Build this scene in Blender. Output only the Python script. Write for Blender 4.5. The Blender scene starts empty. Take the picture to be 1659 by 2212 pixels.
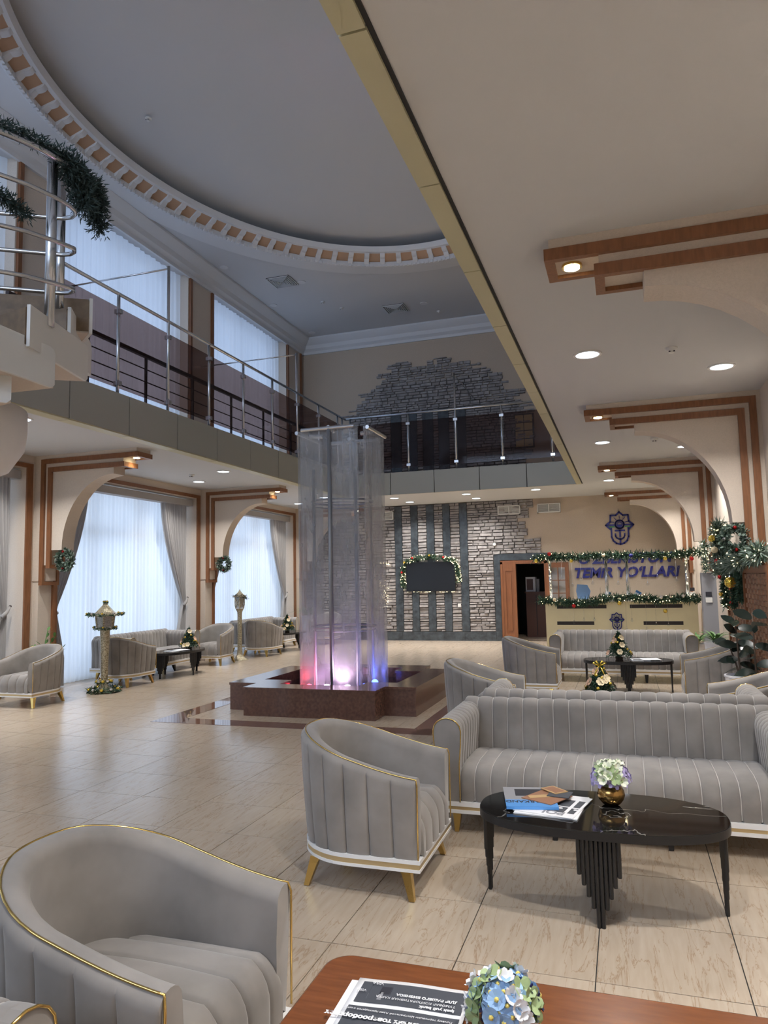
import bpy, bmesh, math, random
from math import sin, cos, pi, sqrt, radians
from mathutils import Matrix, Vector
random.seed(7)
SC = bpy.context.scene
COL = SC.collection

# ------------------------------------------------------------------ camera
F, W, H, CAMZ = 1565.0, 1659.0, 2212.0, 1.70
def _k(p): return Vector(((p[0]-W/2)/F, (H/2-p[1])/F, -1.0))
_dy = _k((1350, 1243)).normalized()
_dx = -_k((-4000, 1352)); _dx = (_dx - _dx.dot(_dy)*_dy).normalized()
_dz = _dx.cross(_dy)
ROT = Matrix((_dx, _dy, _dz))                 # camera space -> room space
cam = bpy.data.cameras.new('camera'); camo = bpy.data.objects.new('camera', cam); COL.objects.link(camo)
camo.matrix_world = Matrix.Translation((0, 0, CAMZ)) @ ROT.to_4x4()
cam.sensor_fit = 'HORIZONTAL'; cam.sensor_width = 36.0; cam.lens = 36.0*F/W
cam.clip_start = 0.05; cam.clip_end = 200
SC.camera = camo
def project(P):
    c = ROT.transposed() @ (Vector(P) - Vector((0, 0, CAMZ)))
    if c.z > -0.05: return None
    return (W/2+F*c.x/-c.z, H/2-F*c.y/-c.z)

# ------------------------------------------------------------------ world, exposure
wd = bpy.data.worlds.new('world'); SC.world = wd; wd.use_nodes = True
bg = wd.node_tree.nodes['Background']; bg.inputs[0].default_value = (0.55, 0.70, 1.0, 1); bg.inputs[1].default_value = 0.35
SC.view_settings.view_transform = 'Standard'; SC.view_settings.look = 'None'
SC.view_settings.exposure = 1.02; SC.view_settings.gamma = 1.0
try: SC.view_settings.use_curve_mapping = False
except Exception: pass
cy = SC.cycles
cy.max_bounces = 5; cy.diffuse_bounces = 4; cy.glossy_bounces = 2; cy.transmission_bounces = 4; cy.transparent_max_bounces = 10
cy.caustics_reflective = False; cy.caustics_refractive = False
cy.use_adaptive_sampling = True; cy.adaptive_threshold = 0.12; cy.adaptive_min_samples = 16; cy.use_auto_tile = False; cy.time_limit = 1000
DAY_LOW, DAY_UP, DOWN_W, ACCENT_W = 36.0, 23.0, 18.5, 1.2

# room measures (metres; camera stands at the origin)
XWL, XWR, YF, YB = -9.05, 1.60, 19.9, -5.6
XL, XR, YM = -6.62, -0.84, 17.15             # mezzanine edges
ZC, ZM, ZT = 3.83, 4.36, 9.05                # low ceiling, mezzanine edge top, high ceiling
COLL = [-5.35, -0.45, 4.43, 9.31, 14.2, 19.2]
COLR = [-5.0, -0.20, 4.52, 9.25, 14.13, 18.74]

def daylight(name, y0, y1, z0, z1, power, col):
    l = bpy.data.lights.new(name, 'AREA'); l.shape = 'RECTANGLE'; l.size = z1-z0; l.size_y = y1-y0
    l.energy = power; l.color = col
    o = bpy.data.objects.new(name, l); COL.objects.link(o)
    o.location = (-10.1, (y0+y1)/2, (z0+z1)/2); o.rotation_euler = (0, -pi/2, 0)
for i in range(5):
    daylight('daylight_low', COLL[i]+.54, COLL[i+1]-.16, 0.1, 3.6, DAY_LOW, (0.80, 0.90, 1.0))
    daylight('daylight_high', COLL[i]+.55, COLL[i+1]-.55, 4.5, 8.6, DAY_UP, (0.66, 0.79, 1.0))
l = bpy.data.lights.new('added_fill_back', 'AREA'); l.shape = 'RECTANGLE'; l.size = 8.6; l.size_y = 4.0; l.energy = 300; l.color = (.66,.79,1.)  # unseen fill lamp, added to brighten the upper ceiling
o = bpy.data.objects.new('added_fill_back', l); COL.objects.link(o); o.location = (-4.2, -6.5, 6.6); o.rotation_euler = (pi/2, 0, 0)

# ------------------------------------------------------------------ materials
MATS = {}
def mat(name, col, rough=.5, metal=0., spec=.5, sheen=0., coat=0., var=0., scale=6., bump=0., bscale=40., emit=0., ecol=None, stretch=(1,1,1), dark=None):
    if name in MATS: return MATS[name]
    m = bpy.data.materials.new(name); m.use_nodes = True; MATS[name] = m
    nt = m.node_tree; b = nt.nodes['Principled BSDF']
    b.inputs['Base Color'].default_value = (*col, 1); b.inputs['Roughness'].default_value = rough
    b.inputs['Metallic'].default_value = metal; b.inputs['Specular IOR Level'].default_value = spec
    b.inputs['Sheen Weight'].default_value = sheen; b.inputs['Coat Weight'].default_value = coat
    if emit:
        b.inputs['Emission Color'].default_value = (*(ecol or col), 1); b.inputs['Emission Strength'].default_value = emit
    if var or bump:
        g = nt.nodes.new('ShaderNodeNewGeometry'); mp = nt.nodes.new('ShaderNodeMapping')
        mp.inputs['Scale'].default_value = stretch
        nt.links.new(g.outputs['Position'], mp.inputs['Vector'])
    if var:
        n = nt.nodes.new('ShaderNodeTexNoise'); n.inputs['Scale'].default_value = scale; n.inputs['Detail'].default_value = 4
        nt.links.new(mp.outputs[0], n.inputs['Vector'])
        r = nt.nodes.new('ShaderNodeValToRGB')
        d = dark or tuple(c*(1-var) for c in col)
        r.color_ramp.elements[0].position = .3; r.color_ramp.elements[1].position = .7
        r.color_ramp.elements[0].color = (*d, 1); r.color_ramp.elements[1].color = (*col, 1)
        nt.links.new(n.outputs['Fac'], r.inputs[0]); nt.links.new(r.outputs[0], b.inputs['Base Color'])
    if bump:
        n2 = nt.nodes.new('ShaderNodeTexNoise'); n2.inputs['Scale'].default_value = bscale; n2.inputs['Detail'].default_value = 3
        nt.links.new(mp.outputs[0], n2.inputs['Vector'])
        bp = nt.nodes.new('ShaderNodeBump'); bp.inputs['Strength'].default_value = bump; bp.inputs['Distance'].default_value = .01
        nt.links.new(n2.outputs['Fac'], bp.inputs['Height']); nt.links.new(bp.outputs[0], b.inputs['Normal'])
    return m

def glassy(name, tint, gloss=.06, diff=0., dcol=(.8,.8,.8), rough=.05, streak=False):
    """thin sheet: tinted clear part, a little mirror and a wet, milky part"""
    m = bpy.data.materials.new(name); m.use_nodes = True; MATS[name] = m; nt = m.node_tree; nt.nodes.clear()
    out = nt.nodes.new('ShaderNodeOutputMaterial'); t = nt.nodes.new('ShaderNodeBsdfTransparent'); t.inputs[0].default_value = (*tint, 1)
    gl = nt.nodes.new('ShaderNodeBsdfGlossy'); gl.inputs['Roughness'].default_value = rough; gl.inputs[0].default_value = (.9,.93,1,1)
    lw = nt.nodes.new('ShaderNodeLayerWeight'); fr = nt.nodes.new('ShaderNodeMath'); fr.operation = 'POWER'; fr.inputs[1].default_value = 4.5; nt.links.new(lw.outputs['Facing'], fr.inputs[0])
    ad = nt.nodes.new('ShaderNodeMath'); ad.operation = 'ADD'; ad.inputs[1].default_value = gloss+.025; nt.links.new(fr.outputs[0], ad.inputs[0])
    mx = nt.nodes.new('ShaderNodeMixShader'); nt.links.new(ad.outputs[0], mx.inputs[0]); nt.links.new(t.outputs[0], mx.inputs[1]); nt.links.new(gl.outputs[0], mx.inputs[2])
    last = mx
    if diff:
        df = nt.nodes.new('ShaderNodeBsdfDiffuse'); df.inputs[0].default_value = (*dcol, 1)
        tr = nt.nodes.new('ShaderNodeBsdfTranslucent'); tr.inputs[0].default_value = (*dcol, 1)
        m2 = nt.nodes.new('ShaderNodeMixShader'); m2.inputs[0].default_value = .5; nt.links.new(df.outputs[0], m2.inputs[1]); nt.links.new(tr.outputs[0], m2.inputs[2])
        m3 = nt.nodes.new('ShaderNodeMixShader'); m3.inputs[0].default_value = diff
        if streak:
            g = nt.nodes.new('ShaderNodeNewGeometry'); mp = nt.nodes.new('ShaderNodeMapping'); mp.inputs['Scale'].default_value = (5, 5, 1.3)
            n = nt.nodes.new('ShaderNodeTexNoise'); n.inputs['Scale'].default_value = 2.2; n.inputs['Detail'].default_value = 6; n.inputs['Distortion'].default_value = .6
            r = nt.nodes.new('ShaderNodeMapRange'); r.inputs[1].default_value = .35; r.inputs[2].default_value = .7
            r.inputs[3].default_value = diff*.7; r.inputs[4].default_value = diff*1.35
            nt.links.new(g.outputs['Position'], mp.inputs['Vector']); nt.links.new(mp.outputs[0], n.inputs['Vector'])
            nt.links.new(n.outputs['Fac'], r.inputs[0]); nt.links.new(r.outputs[0], m3.inputs[0])
            bp = nt.nodes.new('ShaderNodeBump'); bp.inputs['Strength'].default_value = .5; bp.inputs['Distance'].default_value = .02
            nt.links.new(n.outputs['Fac'], bp.inputs['Height']); nt.links.new(bp.outputs[0], gl.inputs['Normal'])
        nt.links.new(mx.outputs[0], m3.inputs[1]); nt.links.new(m2.outputs[0], m3.inputs[2]); last = m3
    nt.links.new(last.outputs[0], out.inputs[0])
    return m

def sheer_mat(name, col, clear):
    m = bpy.data.materials.new(name); m.use_nodes = True; nt = m.node_tree; nt.nodes.clear()
    out = nt.nodes.new('ShaderNodeOutputMaterial')
    t = nt.nodes.new('ShaderNodeBsdfTransparent'); t.inputs[0].default_value = (1,1,1,1)
    tl = nt.nodes.new('ShaderNodeBsdfTranslucent'); tl.inputs[0].default_value = (*col, 1)
    d = nt.nodes.new('ShaderNodeBsdfDiffuse'); d.inputs[0].default_value = (*col, 1)
    a = nt.nodes.new('ShaderNodeMixShader'); a.inputs[0].default_value = .35; nt.links.new(tl.outputs[0], a.inputs[1]); nt.links.new(d.outputs[0], a.inputs[2])
    b = nt.nodes.new('ShaderNodeMixShader'); b.inputs[0].default_value = clear; nt.links.new(a.outputs[0], b.inputs[1]); nt.links.new(t.outputs[0], b.inputs[2])
    nt.links.new(b.outputs[0], out.inputs[0]); MATS[name] = m
    return m

M = dict(
 plaster=mat('ceiling_paint', (.59,.59,.585), .9, spec=.2),
 highceil=mat('high_ceiling_paint', (.62,.62,.63), .9, spec=.2),
 beige=mat('beige_stucco', (.66,.575,.49), .85, spec=.2, var=.08, scale=60, bump=.25, bscale=130),
 tan=mat('tan_stucco', (.56,.46,.36), .85, spec=.2, var=.08, scale=40, bump=.25, bscale=120),
 white=mat('white_plaster', (.78,.77,.76), .7, spec=.3),
 stairwhite=mat('stair_white', (.72,.72,.70), .7, spec=.3),
 wood=mat('brown_wood', (.27,.115,.05), .42, var=.3, scale=5, stretch=(9,9,1.2)),
 woodtop=mat('reddish_wood', (.21,.068,.020), .25, coat=.3, var=.35, scale=4, stretch=(1.5,9,1)),
 doorwood=mat('door_wood', (.24,.09,.035), .4, var=.25, scale=4, stretch=(8,8,1)),
 fascia=mat('olive_panel', (.37,.375,.335), .45, spec=.4),
 soffit=mat('pale_olive_panel', (.50,.47,.30), .4, spec=.4),
 gap=mat('dark_gap', (.03,.03,.03), .8),
 steel=mat('brushed_steel', (.62,.63,.65), .25, metal=1.),
 wetsteel=mat('wet_dull_steel', (.33,.34,.36), .5, metal=.7),
 darkmetal=mat('dark_brown_metal', (.05,.03,.028), .4),
 gold=mat('polished_gold', (.83,.58,.20), .18, metal=1.),
 goldstripe=mat('gold_band', (.60,.46,.25), .35, metal=.6),
 goldglit=mat('gold_glitter', (.74,.68,.52), .28, metal=.75, var=.6, scale=60, bump=1., bscale=80, dark=(.16,.125,.06)),
 frost=mat('frosted_silver', (.55,.54,.50), .5, metal=.3, var=.5, scale=50),
 silver=mat('silver_glass', (.75,.74,.72), .1, metal=.9),
 velvet=mat('grey_velvet', (.305,.28,.26), .75, spec=.25, sheen=.35, var=.34, scale=4.),
 welt=mat('pale_seam_sheen', (.50,.47,.44), .7, spec=.25, sheen=.5),  # raised seam lines; velvet sheen is put into their pale colour
 basewhite=mat('white_lacquer', (.80,.80,.80), .3),
 granite=mat('dark_granite', (.075,.09,.105), .22, var=.5, scale=9, dark=(.035,.043,.05)),
 stone=mat('grey_ledge_stone', (.43,.40,.39), .85, spec=.2, var=.4, scale=9, bump=.8, bscale=35),
 stone2=mat('grey_ledge_stone_dark', (.36,.335,.325), .85, spec=.2, var=.35, scale=9, bump=.8, bscale=35),
 mortar=mat('dark_mortar', (.12,.11,.105), .9),
 redgranite=mat('brown_granite', (.145,.075,.055), .14, var=.3, scale=28, dark=(.095,.048,.036)),
 inlay=mat('polished_inlay', (.20,.12,.10), .03, spec=.7, var=.2, scale=20),
 black=mat('black_lacquer', (.012,.012,.013), .35),
 screen=mat('tv_screen', (.012,.014,.018), .18),
 drape=mat('grey_drape', (.52,.50,.49), .8, spec=.2, sheen=.3),
 needle=mat('pine_green', (.05,.095,.06), .7, spec=.2),
 needle2=mat('frosted_pine', (.20,.26,.22), .7, spec=.2),
 needledark=mat('dark_pine', (.05,.075,.07), .7, spec=.2),
 leaf=mat('leaf_green', (.10,.22,.06), .45),
 rubber=mat('rubber_leaf', (.014,.024,.020), .2, coat=.2),
 pot=mat('white_pot', (.75,.75,.78), .3),
 stemb=mat('stem_brown', (.07,.045,.03), .7),
 red=mat('red_bauble', (.55,.02,.02), .15, metal=.4),
 goldb=mat('gold_bauble', (.80,.58,.10), .15, metal=.8),
 cream=mat('cream_flower', (.75,.62,.40), .6),
 pink=mat('pink_flower', (.62,.40,.28), .6),
 blue=mat('navy_letter', (.025,.028,.22), .3),
 deskcream=mat('desk_cream', (.78,.70,.44), .45, var=.05, scale=4),
 slot=mat('dark_slot', (.03,.022,.02), .6),
 woven=mat('woven_brown', (.30,.145,.075), .5, var=.55, scale=16, stretch=(1,1.2,2.4), bump=.8, bscale=30),
 ivory=mat('vent_white', (.72,.71,.68), .5),
 lilac=mat('lilac_petal', (.46,.40,.66), .6), whitep=mat('white_petal', (.78,.80,.66), .6), bluep=mat('blue_petal', (.30,.48,.74), .6),
 palegreen=mat('pale_green_leaf', (.34,.44,.22), .6), navyp=mat('navy_petal', (.05,.05,.18), .6), yellow=mat('yellow_heart', (.75,.6,.15), .6),
 bronze=mat('bronze_vase', (.50,.30,.10), .22, metal=1.),
 paper=mat('paper_white', (.80,.80,.82), .6), newsdark=mat('newsprint_dark', (.055,.06,.075), .6), magblue=mat('magazine_blue', (.10,.33,.75), .35, coat=.3),
 magbrown=mat('brochure_brown', (.33,.16,.09), .4), magsand=mat('brochure_sand', (.55,.36,.17), .4), grey=mat('print_grey', (.28,.28,.30), .6), ink=mat('ink', (.02,.02,.03), .6),
 peach=mat('peach_panel', (.52,.335,.215), .8), offwhite=mat('moulding_white', (.70,.70,.71), .7),
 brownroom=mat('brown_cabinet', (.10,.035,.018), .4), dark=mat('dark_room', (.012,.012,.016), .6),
 pool=mat('pool_lining', (.08,.13,.16), .15), yellowpane=mat('amber_pane', (.62,.50,.24), .4),
 flagblue=mat('flag_blue', (.10,.30,.65), .6), flaggreen=mat('flag_green', (.05,.35,.10), .6), flagwhite=mat('flag_white', (.8,.8,.8), .6),
 bulbw=mat('warm_bulb', (1,.93,.65), .4, emit=14., ecol=(1,.88,.55)),
 downc=mat('cool_downlight', (.9,.95,1), .4, emit=3.2, ecol=(.72,.85,1)),
 fairy=mat('fairy_light', (1,.85,.5), .4, emit=3.2, ecol=(1,.80,.45)),
 lampred=mat('lamp_red', (1,.1,.1), .4, emit=14., ecol=(1,.04,.07)), lampwhite=mat('lamp_violet', (1,.8,1), .4, emit=30., ecol=(1,.62,.95)), lampblue=mat('lamp_blue', (.1,.2,1), .4, emit=14., ecol=(.05,.12,1)),
)
M['sheer'] = sheer_mat('sheer_curtain', (.86,.89,.93), .10)
_m = M['drape']; _nt = _m.node_tree; _b = _nt.nodes['Principled BSDF']; _t = _nt.nodes.new('ShaderNodeBsdfTranslucent'); _t.inputs[0].default_value = (.42,.40,.39,1)
_x = _nt.nodes.new('ShaderNodeMixShader'); _x.inputs[0].default_value = .28; _nt.links.new(_b.outputs[0], _x.inputs[1]); _nt.links.new(_t.outputs[0], _x.inputs[2]); _nt.links.new(_x.outputs[0], _nt.nodes['Material Output'].inputs[0])
M['railglass'] = glassy('brown_tinted_glass', (.56,.465,.435), gloss=-.015)
M['wetglass'] = glassy('wet_glass', (.95,.96,.98), gloss=.0, diff=.27, dcol=(.62,.63,.63), rough=.15, streak=True)
M['clear'] = glassy('clear_glass', (.93,.95,.97), gloss=.0)
M['water'] = glassy('pool_water', (.45,.55,.65), gloss=.05, rough=.04)

def floor_mat(name, base, vein, rough):
    m = bpy.data.materials.new(name); m.use_nodes = True; nt = m.node_tree; b = nt.nodes['Principled BSDF']; L = nt.links.new
    g = nt.nodes.new('ShaderNodeNewGeometry'); oi = nt.nodes.new('ShaderNodeObjectInfo')
    mul = nt.nodes.new('ShaderNodeVectorMath'); mul.operation = 'SCALE'; mul.inputs[0].default_value = (37, 53, 0); L(oi.outputs['Random'], mul.inputs['Scale'])
    add = nt.nodes.new('ShaderNodeVectorMath'); L(g.outputs['Position'], add.inputs[0]); L(mul.outputs[0], add.inputs[1])
    mp = nt.nodes.new('ShaderNodeMapping'); mp.inputs['Rotation'].default_value = (0, 0, radians(-14)); mp.inputs['Scale'].default_value = (7.5, .9, 1); L(add.outputs[0], mp.inputs['Vector'])
    n1 = nt.nodes.new('ShaderNodeTexNoise'); n1.inputs['Scale'].default_value = 1.7; n1.inputs['Detail'].default_value = 7; n1.inputs['Roughness'].default_value = .6; n1.inputs['Distortion'].default_value = .7; L(mp.outputs[0], n1.inputs['Vector'])
    w = nt.nodes.new('ShaderNodeMath'); w.operation = 'SUBTRACT'; w.inputs[1].default_value = .5; L(n1.outputs['Fac'], w.inputs[0])
    ab = nt.nodes.new('ShaderNodeMath'); ab.operation = 'ABSOLUTE'; L(w.outputs[0], ab.inputs[0])
    r = nt.nodes.new('ShaderNodeValToRGB'); e = r.color_ramp.elements; e[0].position = 0.; e[0].color = (*vein, 1); e[1].position = .013; e[1].color = (*base, 1)
    L(ab.outputs[0], r.inputs[0])
    n2 = nt.nodes.new('ShaderNodeTexNoise'); n2.inputs['Scale'].default_value = 5.; n2.inputs['Detail'].default_value = 6; L(mp.outputs[0], n2.inputs['Vector'])
    mx = nt.nodes.new('ShaderNodeMix'); mx.data_type = 'RGBA'; mx.blend_type = 'MULTIPLY'; mx.inputs[0].default_value = .5
    r2 = nt.nodes.new('ShaderNodeValToRGB'); r2.color_ramp.elements[0].position = .3; r2.color_ramp.elements[1].position = .7; r2.color_ramp.elements[0].color = (.80,.75,.70,1); r2.color_ramp.elements[1].color = (1,1,1,1)
    L(n2.outputs['Fac'], r2.inputs[0]); L(r.outputs[0], mx.inputs[6]); L(r2.outputs[0], mx.inputs[7]); L(mx.outputs[2], b.inputs['Base Color'])
    b.inputs['Roughness'].default_value = rough; b.inputs['Specular IOR Level'].default_value = .6
    return m
M['tile'] = floor_mat('travertine_tile', (.50,.415,.325), (.36,.255,.17), .215)

def marble_mat():
    m = bpy.data.materials.new('black_marble'); m.use_nodes = True; nt = m.node_tree; b = nt.nodes['Principled BSDF']; L = nt.links.new
    g = nt.nodes.new('ShaderNodeNewGeometry'); n = nt.nodes.new('ShaderNodeTexNoise'); n.inputs['Scale'].default_value = 1.5; n.inputs['Detail'].default_value = 4; n.inputs['Distortion'].default_value = .8; L(g.outputs['Position'], n.inputs['Vector'])
    w = nt.nodes.new('ShaderNodeMath'); w.operation = 'SUBTRACT'; w.inputs[1].default_value = .5; L(n.outputs['Fac'], w.inputs[0])
    ab = nt.nodes.new('ShaderNodeMath'); ab.operation = 'ABSOLUTE'; L(w.outputs[0], ab.inputs[0])
    r = nt.nodes.new('ShaderNodeValToRGB'); e = r.color_ramp.elements; e[0].position = 0; e[0].color = (.28,.27,.25,1); e[1].position = .0028; e[1].color = (.012,.011,.010,1)
    L(ab.outputs[0], r.inputs[0]); L(r.outputs[0], b.inputs['Base Color']); b.inputs['Roughness'].default_value = .05; b.inputs['Specular IOR Level'].default_value = .7
    return m
M['marble'] = marble_mat()

# ------------------------------------------------------------------ mesh helpers
class MB:
    def __init__(s): s.v = []; s.f = []
    def add(s, v, f):
        n = len(s.v); s.v += [tuple(p) for p in v]; s.f += [tuple(i+n for i in q) for q in f]; return s
    def box(s, x0, x1, y0, y1, z0, z1):
        return s.add([(x0,y0,z0),(x1,y0,z0),(x1,y1,z0),(x0,y1,z0),(x0,y0,z1),(x1,y0,z1),(x1,y1,z1),(x0,y1,z1)],
                     [(0,3,2,1),(4,5,6,7),(0,1,5,4),(1,2,6,5),(2,3,7,6),(3,0,4,7)])
    def prism(s, poly, c0, c1, fn):
        n = len(poly)
        v = [fn(a,b,c0) for a,b in poly]+[fn(a,b,c1) for a,b in poly]
        f = [tuple(range(n-1,-1,-1)), tuple(range(n,2*n))]+[(i,(i+1)%n,(i+1)%n+n,i+n) for i in range(n)]
        return s.add(v, f)
    def tube(s, pts, r, n=8, closed=False, cap=True):
        pts = [Vector(p) for p in pts]; N = len(pts); rr = r if isinstance(r, (list,tuple)) else [r]*N
        v = []; up = None
        for i, p in enumerate(pts):
            if closed: t = pts[(i+1)%N]-pts[i-1]
            else: t = pts[min(i+1,N-1)]-pts[max(i-1,0)]
            t.normalize()
            if up is None:
                up = Vector((0,0,1)) if abs(t.z) < .9 else Vector((1,0,0))
            a = t.cross(up)
            if a.length < 1e-4: a = t.cross(Vector((0,1,0)))
            a.normalize(); b = a.cross(t).normalized(); up = b
            for k in range(n):
                q = 2*pi*k/n; v.append(p+rr[i]*(cos(q)*a+sin(q)*b))
        f = []
        for i in range(N if closed else N-1):
            j = (i+1)%N
            for k in range(n): f.append((i*n+k, i*n+(k+1)%n, j*n+(k+1)%n, j*n+k))
        if cap and not closed: f += [tuple(range(n-1,-1,-1)), tuple(range((N-1)*n, N*n))]
        return s.add(v, f)
    def lathe(s, prof, n=20, c=(0,0,0), sx=1, sy=1):
        v = []; f = []
        for r, z in prof:
            for k in range(n): q = 2*pi*k/n; v.append((c[0]+sx*r*cos(q), c[1]+sy*r*sin(q), c[2]+z))
        for i in range(len(prof)-1):
            for k in range(n): f.append((i*n+k, i*n+(k+1)%n, (i+1)*n+(k+1)%n, (i+1)*n+k))
        f += [tuple(range(n-1,-1,-1)), tuple(range((len(prof)-1)*n, len(prof)*n))]
        return s.add(v, f)
    def ball(s, c, r, n=10, m=7, sz=1.):
        return s.lathe([(r*max(sin(pi*i/m),.02), -r*sz*cos(pi*i/m)) for i in range(m+1)], n, c)
    def xf(s, mtx, i0=0):
        s.v = s.v[:i0]+[tuple(mtx @ Vector(p)) for p in s.v[i0:]]; return s
    def mesh(s, name, m, smooth=None, recalc=True):
        me = bpy.data.meshes.new(name); me.from_pydata(s.v, [], s.f)
        if recalc:
            b = bmesh.new(); b.from_mesh(me); bmesh.ops.recalc_face_normals(b, faces=b.faces); b.to_mesh(me); b.free()
        if m: me.materials.append(m)
        if smooth is not None:
            me.polygons.foreach_set('use_smooth', [True]*len(me.polygons))
            if smooth < 180: me.set_sharp_from_angle(angle=radians(smooth))
        me.update(); return me
    def build(s, name, m, parent=None, smooth=None, kind=None, recalc=True, loc=None, rot=None):
        return link(name, s.mesh(name, m, smooth, recalc), parent, kind, loc, rot)
def link(name, me, parent=None, kind=None, loc=None, rot=None):
    o = bpy.data.objects.new(name, me); COL.objects.link(o)
    if parent: o.parent = parent
    if kind: o['kind'] = kind
    if loc: o.location = loc
    if rot: o.rotation_euler = rot
    return o
def box(name, m, x0, x1, y0, y1, z0, z1, parent=None, kind=None, bev=0):
    o = MB().box(x0,x1,y0,y1,z0,z1).build(name, m, parent, kind=kind)
    if bev: md = o.modifiers.new('bevel', 'BEVEL'); md.width = bev; md.segments = 2
    return o
def tag(o, label=None, cat=None, group=None, kind=None):
    if label: o['label'] = label
    if cat: o['category'] = cat
    if group: o['group'] = group
    if kind: o['kind'] = kind
    return o
def empty(name, loc=(0,0,0), rz=0, label=None, cat=None, group=None, kind=None):
    o = bpy.data.objects.new(name, None); COL.objects.link(o); o.location = loc; o.rotation_euler = (0,0,rz); o.empty_display_size = .1
    return tag(o, label, cat, group, kind)
def copy_tree(o, parent=None):
    c = o.copy(); COL.objects.link(c); c.parent = parent
    for ch in list(o.children): copy_tree(ch, c)
    return c
XZ = lambda y0: (lambda a, b, c: (a, y0+c, b))        # polygon in x,z extruded along y
FX = lambda a, b, c: (a, c, b)
XYf = lambda a, b, c: (a, b, c)
YZf = lambda a, b, c: (c, a, b)
def text(name, body, size, m, parent, loc, rot, bold=0., shear=0., depth=.002, width=None, align='LEFT'):
    cu = bpy.data.curves.new(name, 'FONT'); cu.body = body; cu.size = size; cu.shear = shear; cu.offset = bold; cu.extrude = depth; cu.align_x = align; cu.resolution_u = 3
    t = bpy.data.objects.new('tmp', cu); COL.objects.link(t); bpy.context.view_layer.update()
    me = bpy.data.meshes.new_from_object(t.evaluated_get(bpy.context.evaluated_depsgraph_get()))
    bpy.data.objects.remove(t)
    if width:
        xs = [v.co.x for v in me.vertices]; k = width/(max(xs)-min(xs))
        for v in me.vertices: v.co.x = (v.co.x-min(xs))*k
    me.materials.clear(); me.materials.append(m)
    return link(name, me, parent, None, loc, rot)

# ------------------------------------------------------------------ setting: floor
TILE = .6; GX0 = -.2; GY0 = .327
fl = box('floor', M['gap'], -9.75, XWR+.1, YB-.1, YF+3.2, -.2, -.006, kind='structure'); tag(fl, 'beige veined stone tile floor of the hall', 'floor')
tile_me = MB().box(-.2975,.2975,-.2975,.2975,-.012,0).mesh('tile', M['tile'])
cells = []
for i in range(-17, 4):
    for j in range(-11, 33):
        cx, cy = GX0+(i+.5)*TILE, GY0+(j+.5)*TILE
        if cx > XWR+.3 or cx < -9.9 or cy > YF+.3 or cy < YB: continue
        area = 0
        ps = [project((cx+a*.3, cy+b*.3, 0)) for a,b in ((-1,-1),(1,-1),(1,1),(-1,1))]
        if all(ps) and any(0 <= p[0] <= W and 0 <= p[1] <= H for p in ps):
            area = abs(sum(ps[k][0]*ps[(k+1)%4][1]-ps[(k+1)%4][0]*ps[k][1] for k in range(4)))/2
        cells.append((area, cx, cy))
cells.sort(reverse=True)
for a, cx, cy in cells[:300]: link('tile', tile_me, fl, loc=(cx, cy, 0))
mb = MB()
for a, cx, cy in cells[300:]: mb.box(cx-.2975,cx+.2975,cy-.2975,cy+.2975,-.012,0)
mb.box(-3.2,-1.4,YF+.05,YF+3,-.012,0)
mb.build('distant_tiles', M['tile'], fl, kind='stuff')
# polished band let into the floor round the fountain
inl = empty('floor_inlay', (-3.86, 9.8, 0), 0, 'polished brown stone band let into the floor around the fountain', 'floor inlay', kind='structure')
for (x0,x1,y0,y1) in ((-1.86,1.8,-1.94,-1.64),(-1.86,1.8,1.64,1.94),(-1.86,-1.55,-1.64,1.64),(1.49,1.8,-1.64,1.64)):
    n = 6
    for k in range(n):
        if x1-x0 > y1-y0: MB().box(x0+(x1-x0)*k/n+.001, x0+(x1-x0)*(k+1)/n-.001, y0, y1, -.008, .003).build('slab', M['inlay'], inl)
        else: MB().box(x0, x1, y0+(y1-y0)*k/n+.001, y0+(y1-y0)*(k+1)/n-.001, -.008, .003).build('slab', M['inlay'], inl)

# ------------------------------------------------------------------ setting: walls and slabs
wl = empty('wall_left', (0,0,0), 0, 'left wall of beige stucco with tall curtained windows on two floors', 'wall', kind='structure')
for i, yc in enumerate(COLL):
    y0 = yc-.16 if i else YB-.2; y1 = yc+.54
    MB().box(-9.75, XWL, y0, y1, 0, 3.62).build('pier', M['beige'], wl)
    MB().box(-9.75, XWL-.02, yc-.5, yc+.5, ZM, 8.75).build('upper_pier', M['beige'], wl)
    for e in (-.47, .44): MB().box(XWL-.02, XWL+.03, yc+e, yc+e+.08, ZM, 8.62).build('wood_strip', M['wood'], wl)
MB().box(-9.75, XWL, YB-.2, YF, 3.62, ZM+.02).build('spandrel', M['beige'], wl)
MB().box(-9.75, XWL-.02, YB-.2, YF, 8.70, ZT).build('upper_lintel', M['highceil'], wl)
wr = box('wall_right', M['beige'], XWR, XWR+.2, YB-.2, YF+.2, 0, ZT, kind='structure'); tag(wr, 'right wall of beige stucco behind the row of arched brackets', 'wall')
wb = empty('wall_back', (0,0,0), 0, kind='structure')
for a in ((-9.75,XWR+.2,0,4.6),(-9.75,XWR+.2,8.6,ZT),(-9.75,-8.5,4.6,8.6),(.1,XWR+.2,4.6,8.6)): MB().box(a[0],a[1],YB-.4,YB-.2,a[2],a[3]).build('wall_panel', M['beige'], wb)  # high opening added to let the rear fill lamp in
tag(wb, 'beige wall behind the viewer with an added high opening', 'wall')
DX0, DX1, DZ = -3.22, -2.02, 2.13
wf = empty('wall_far', (0,YF,0), 0, 'far end wall of tan stucco partly faced with grey ledge stone', 'wall', kind='structure')
MB().box(-9.75, DX0, 0, .25, 0, ZT).build('wall_panel', M['tan'], wf)
MB().box(DX1, XWR+.2, 0, .25, 0, ZT).build('wall_panel', M['tan'], wf)
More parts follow.
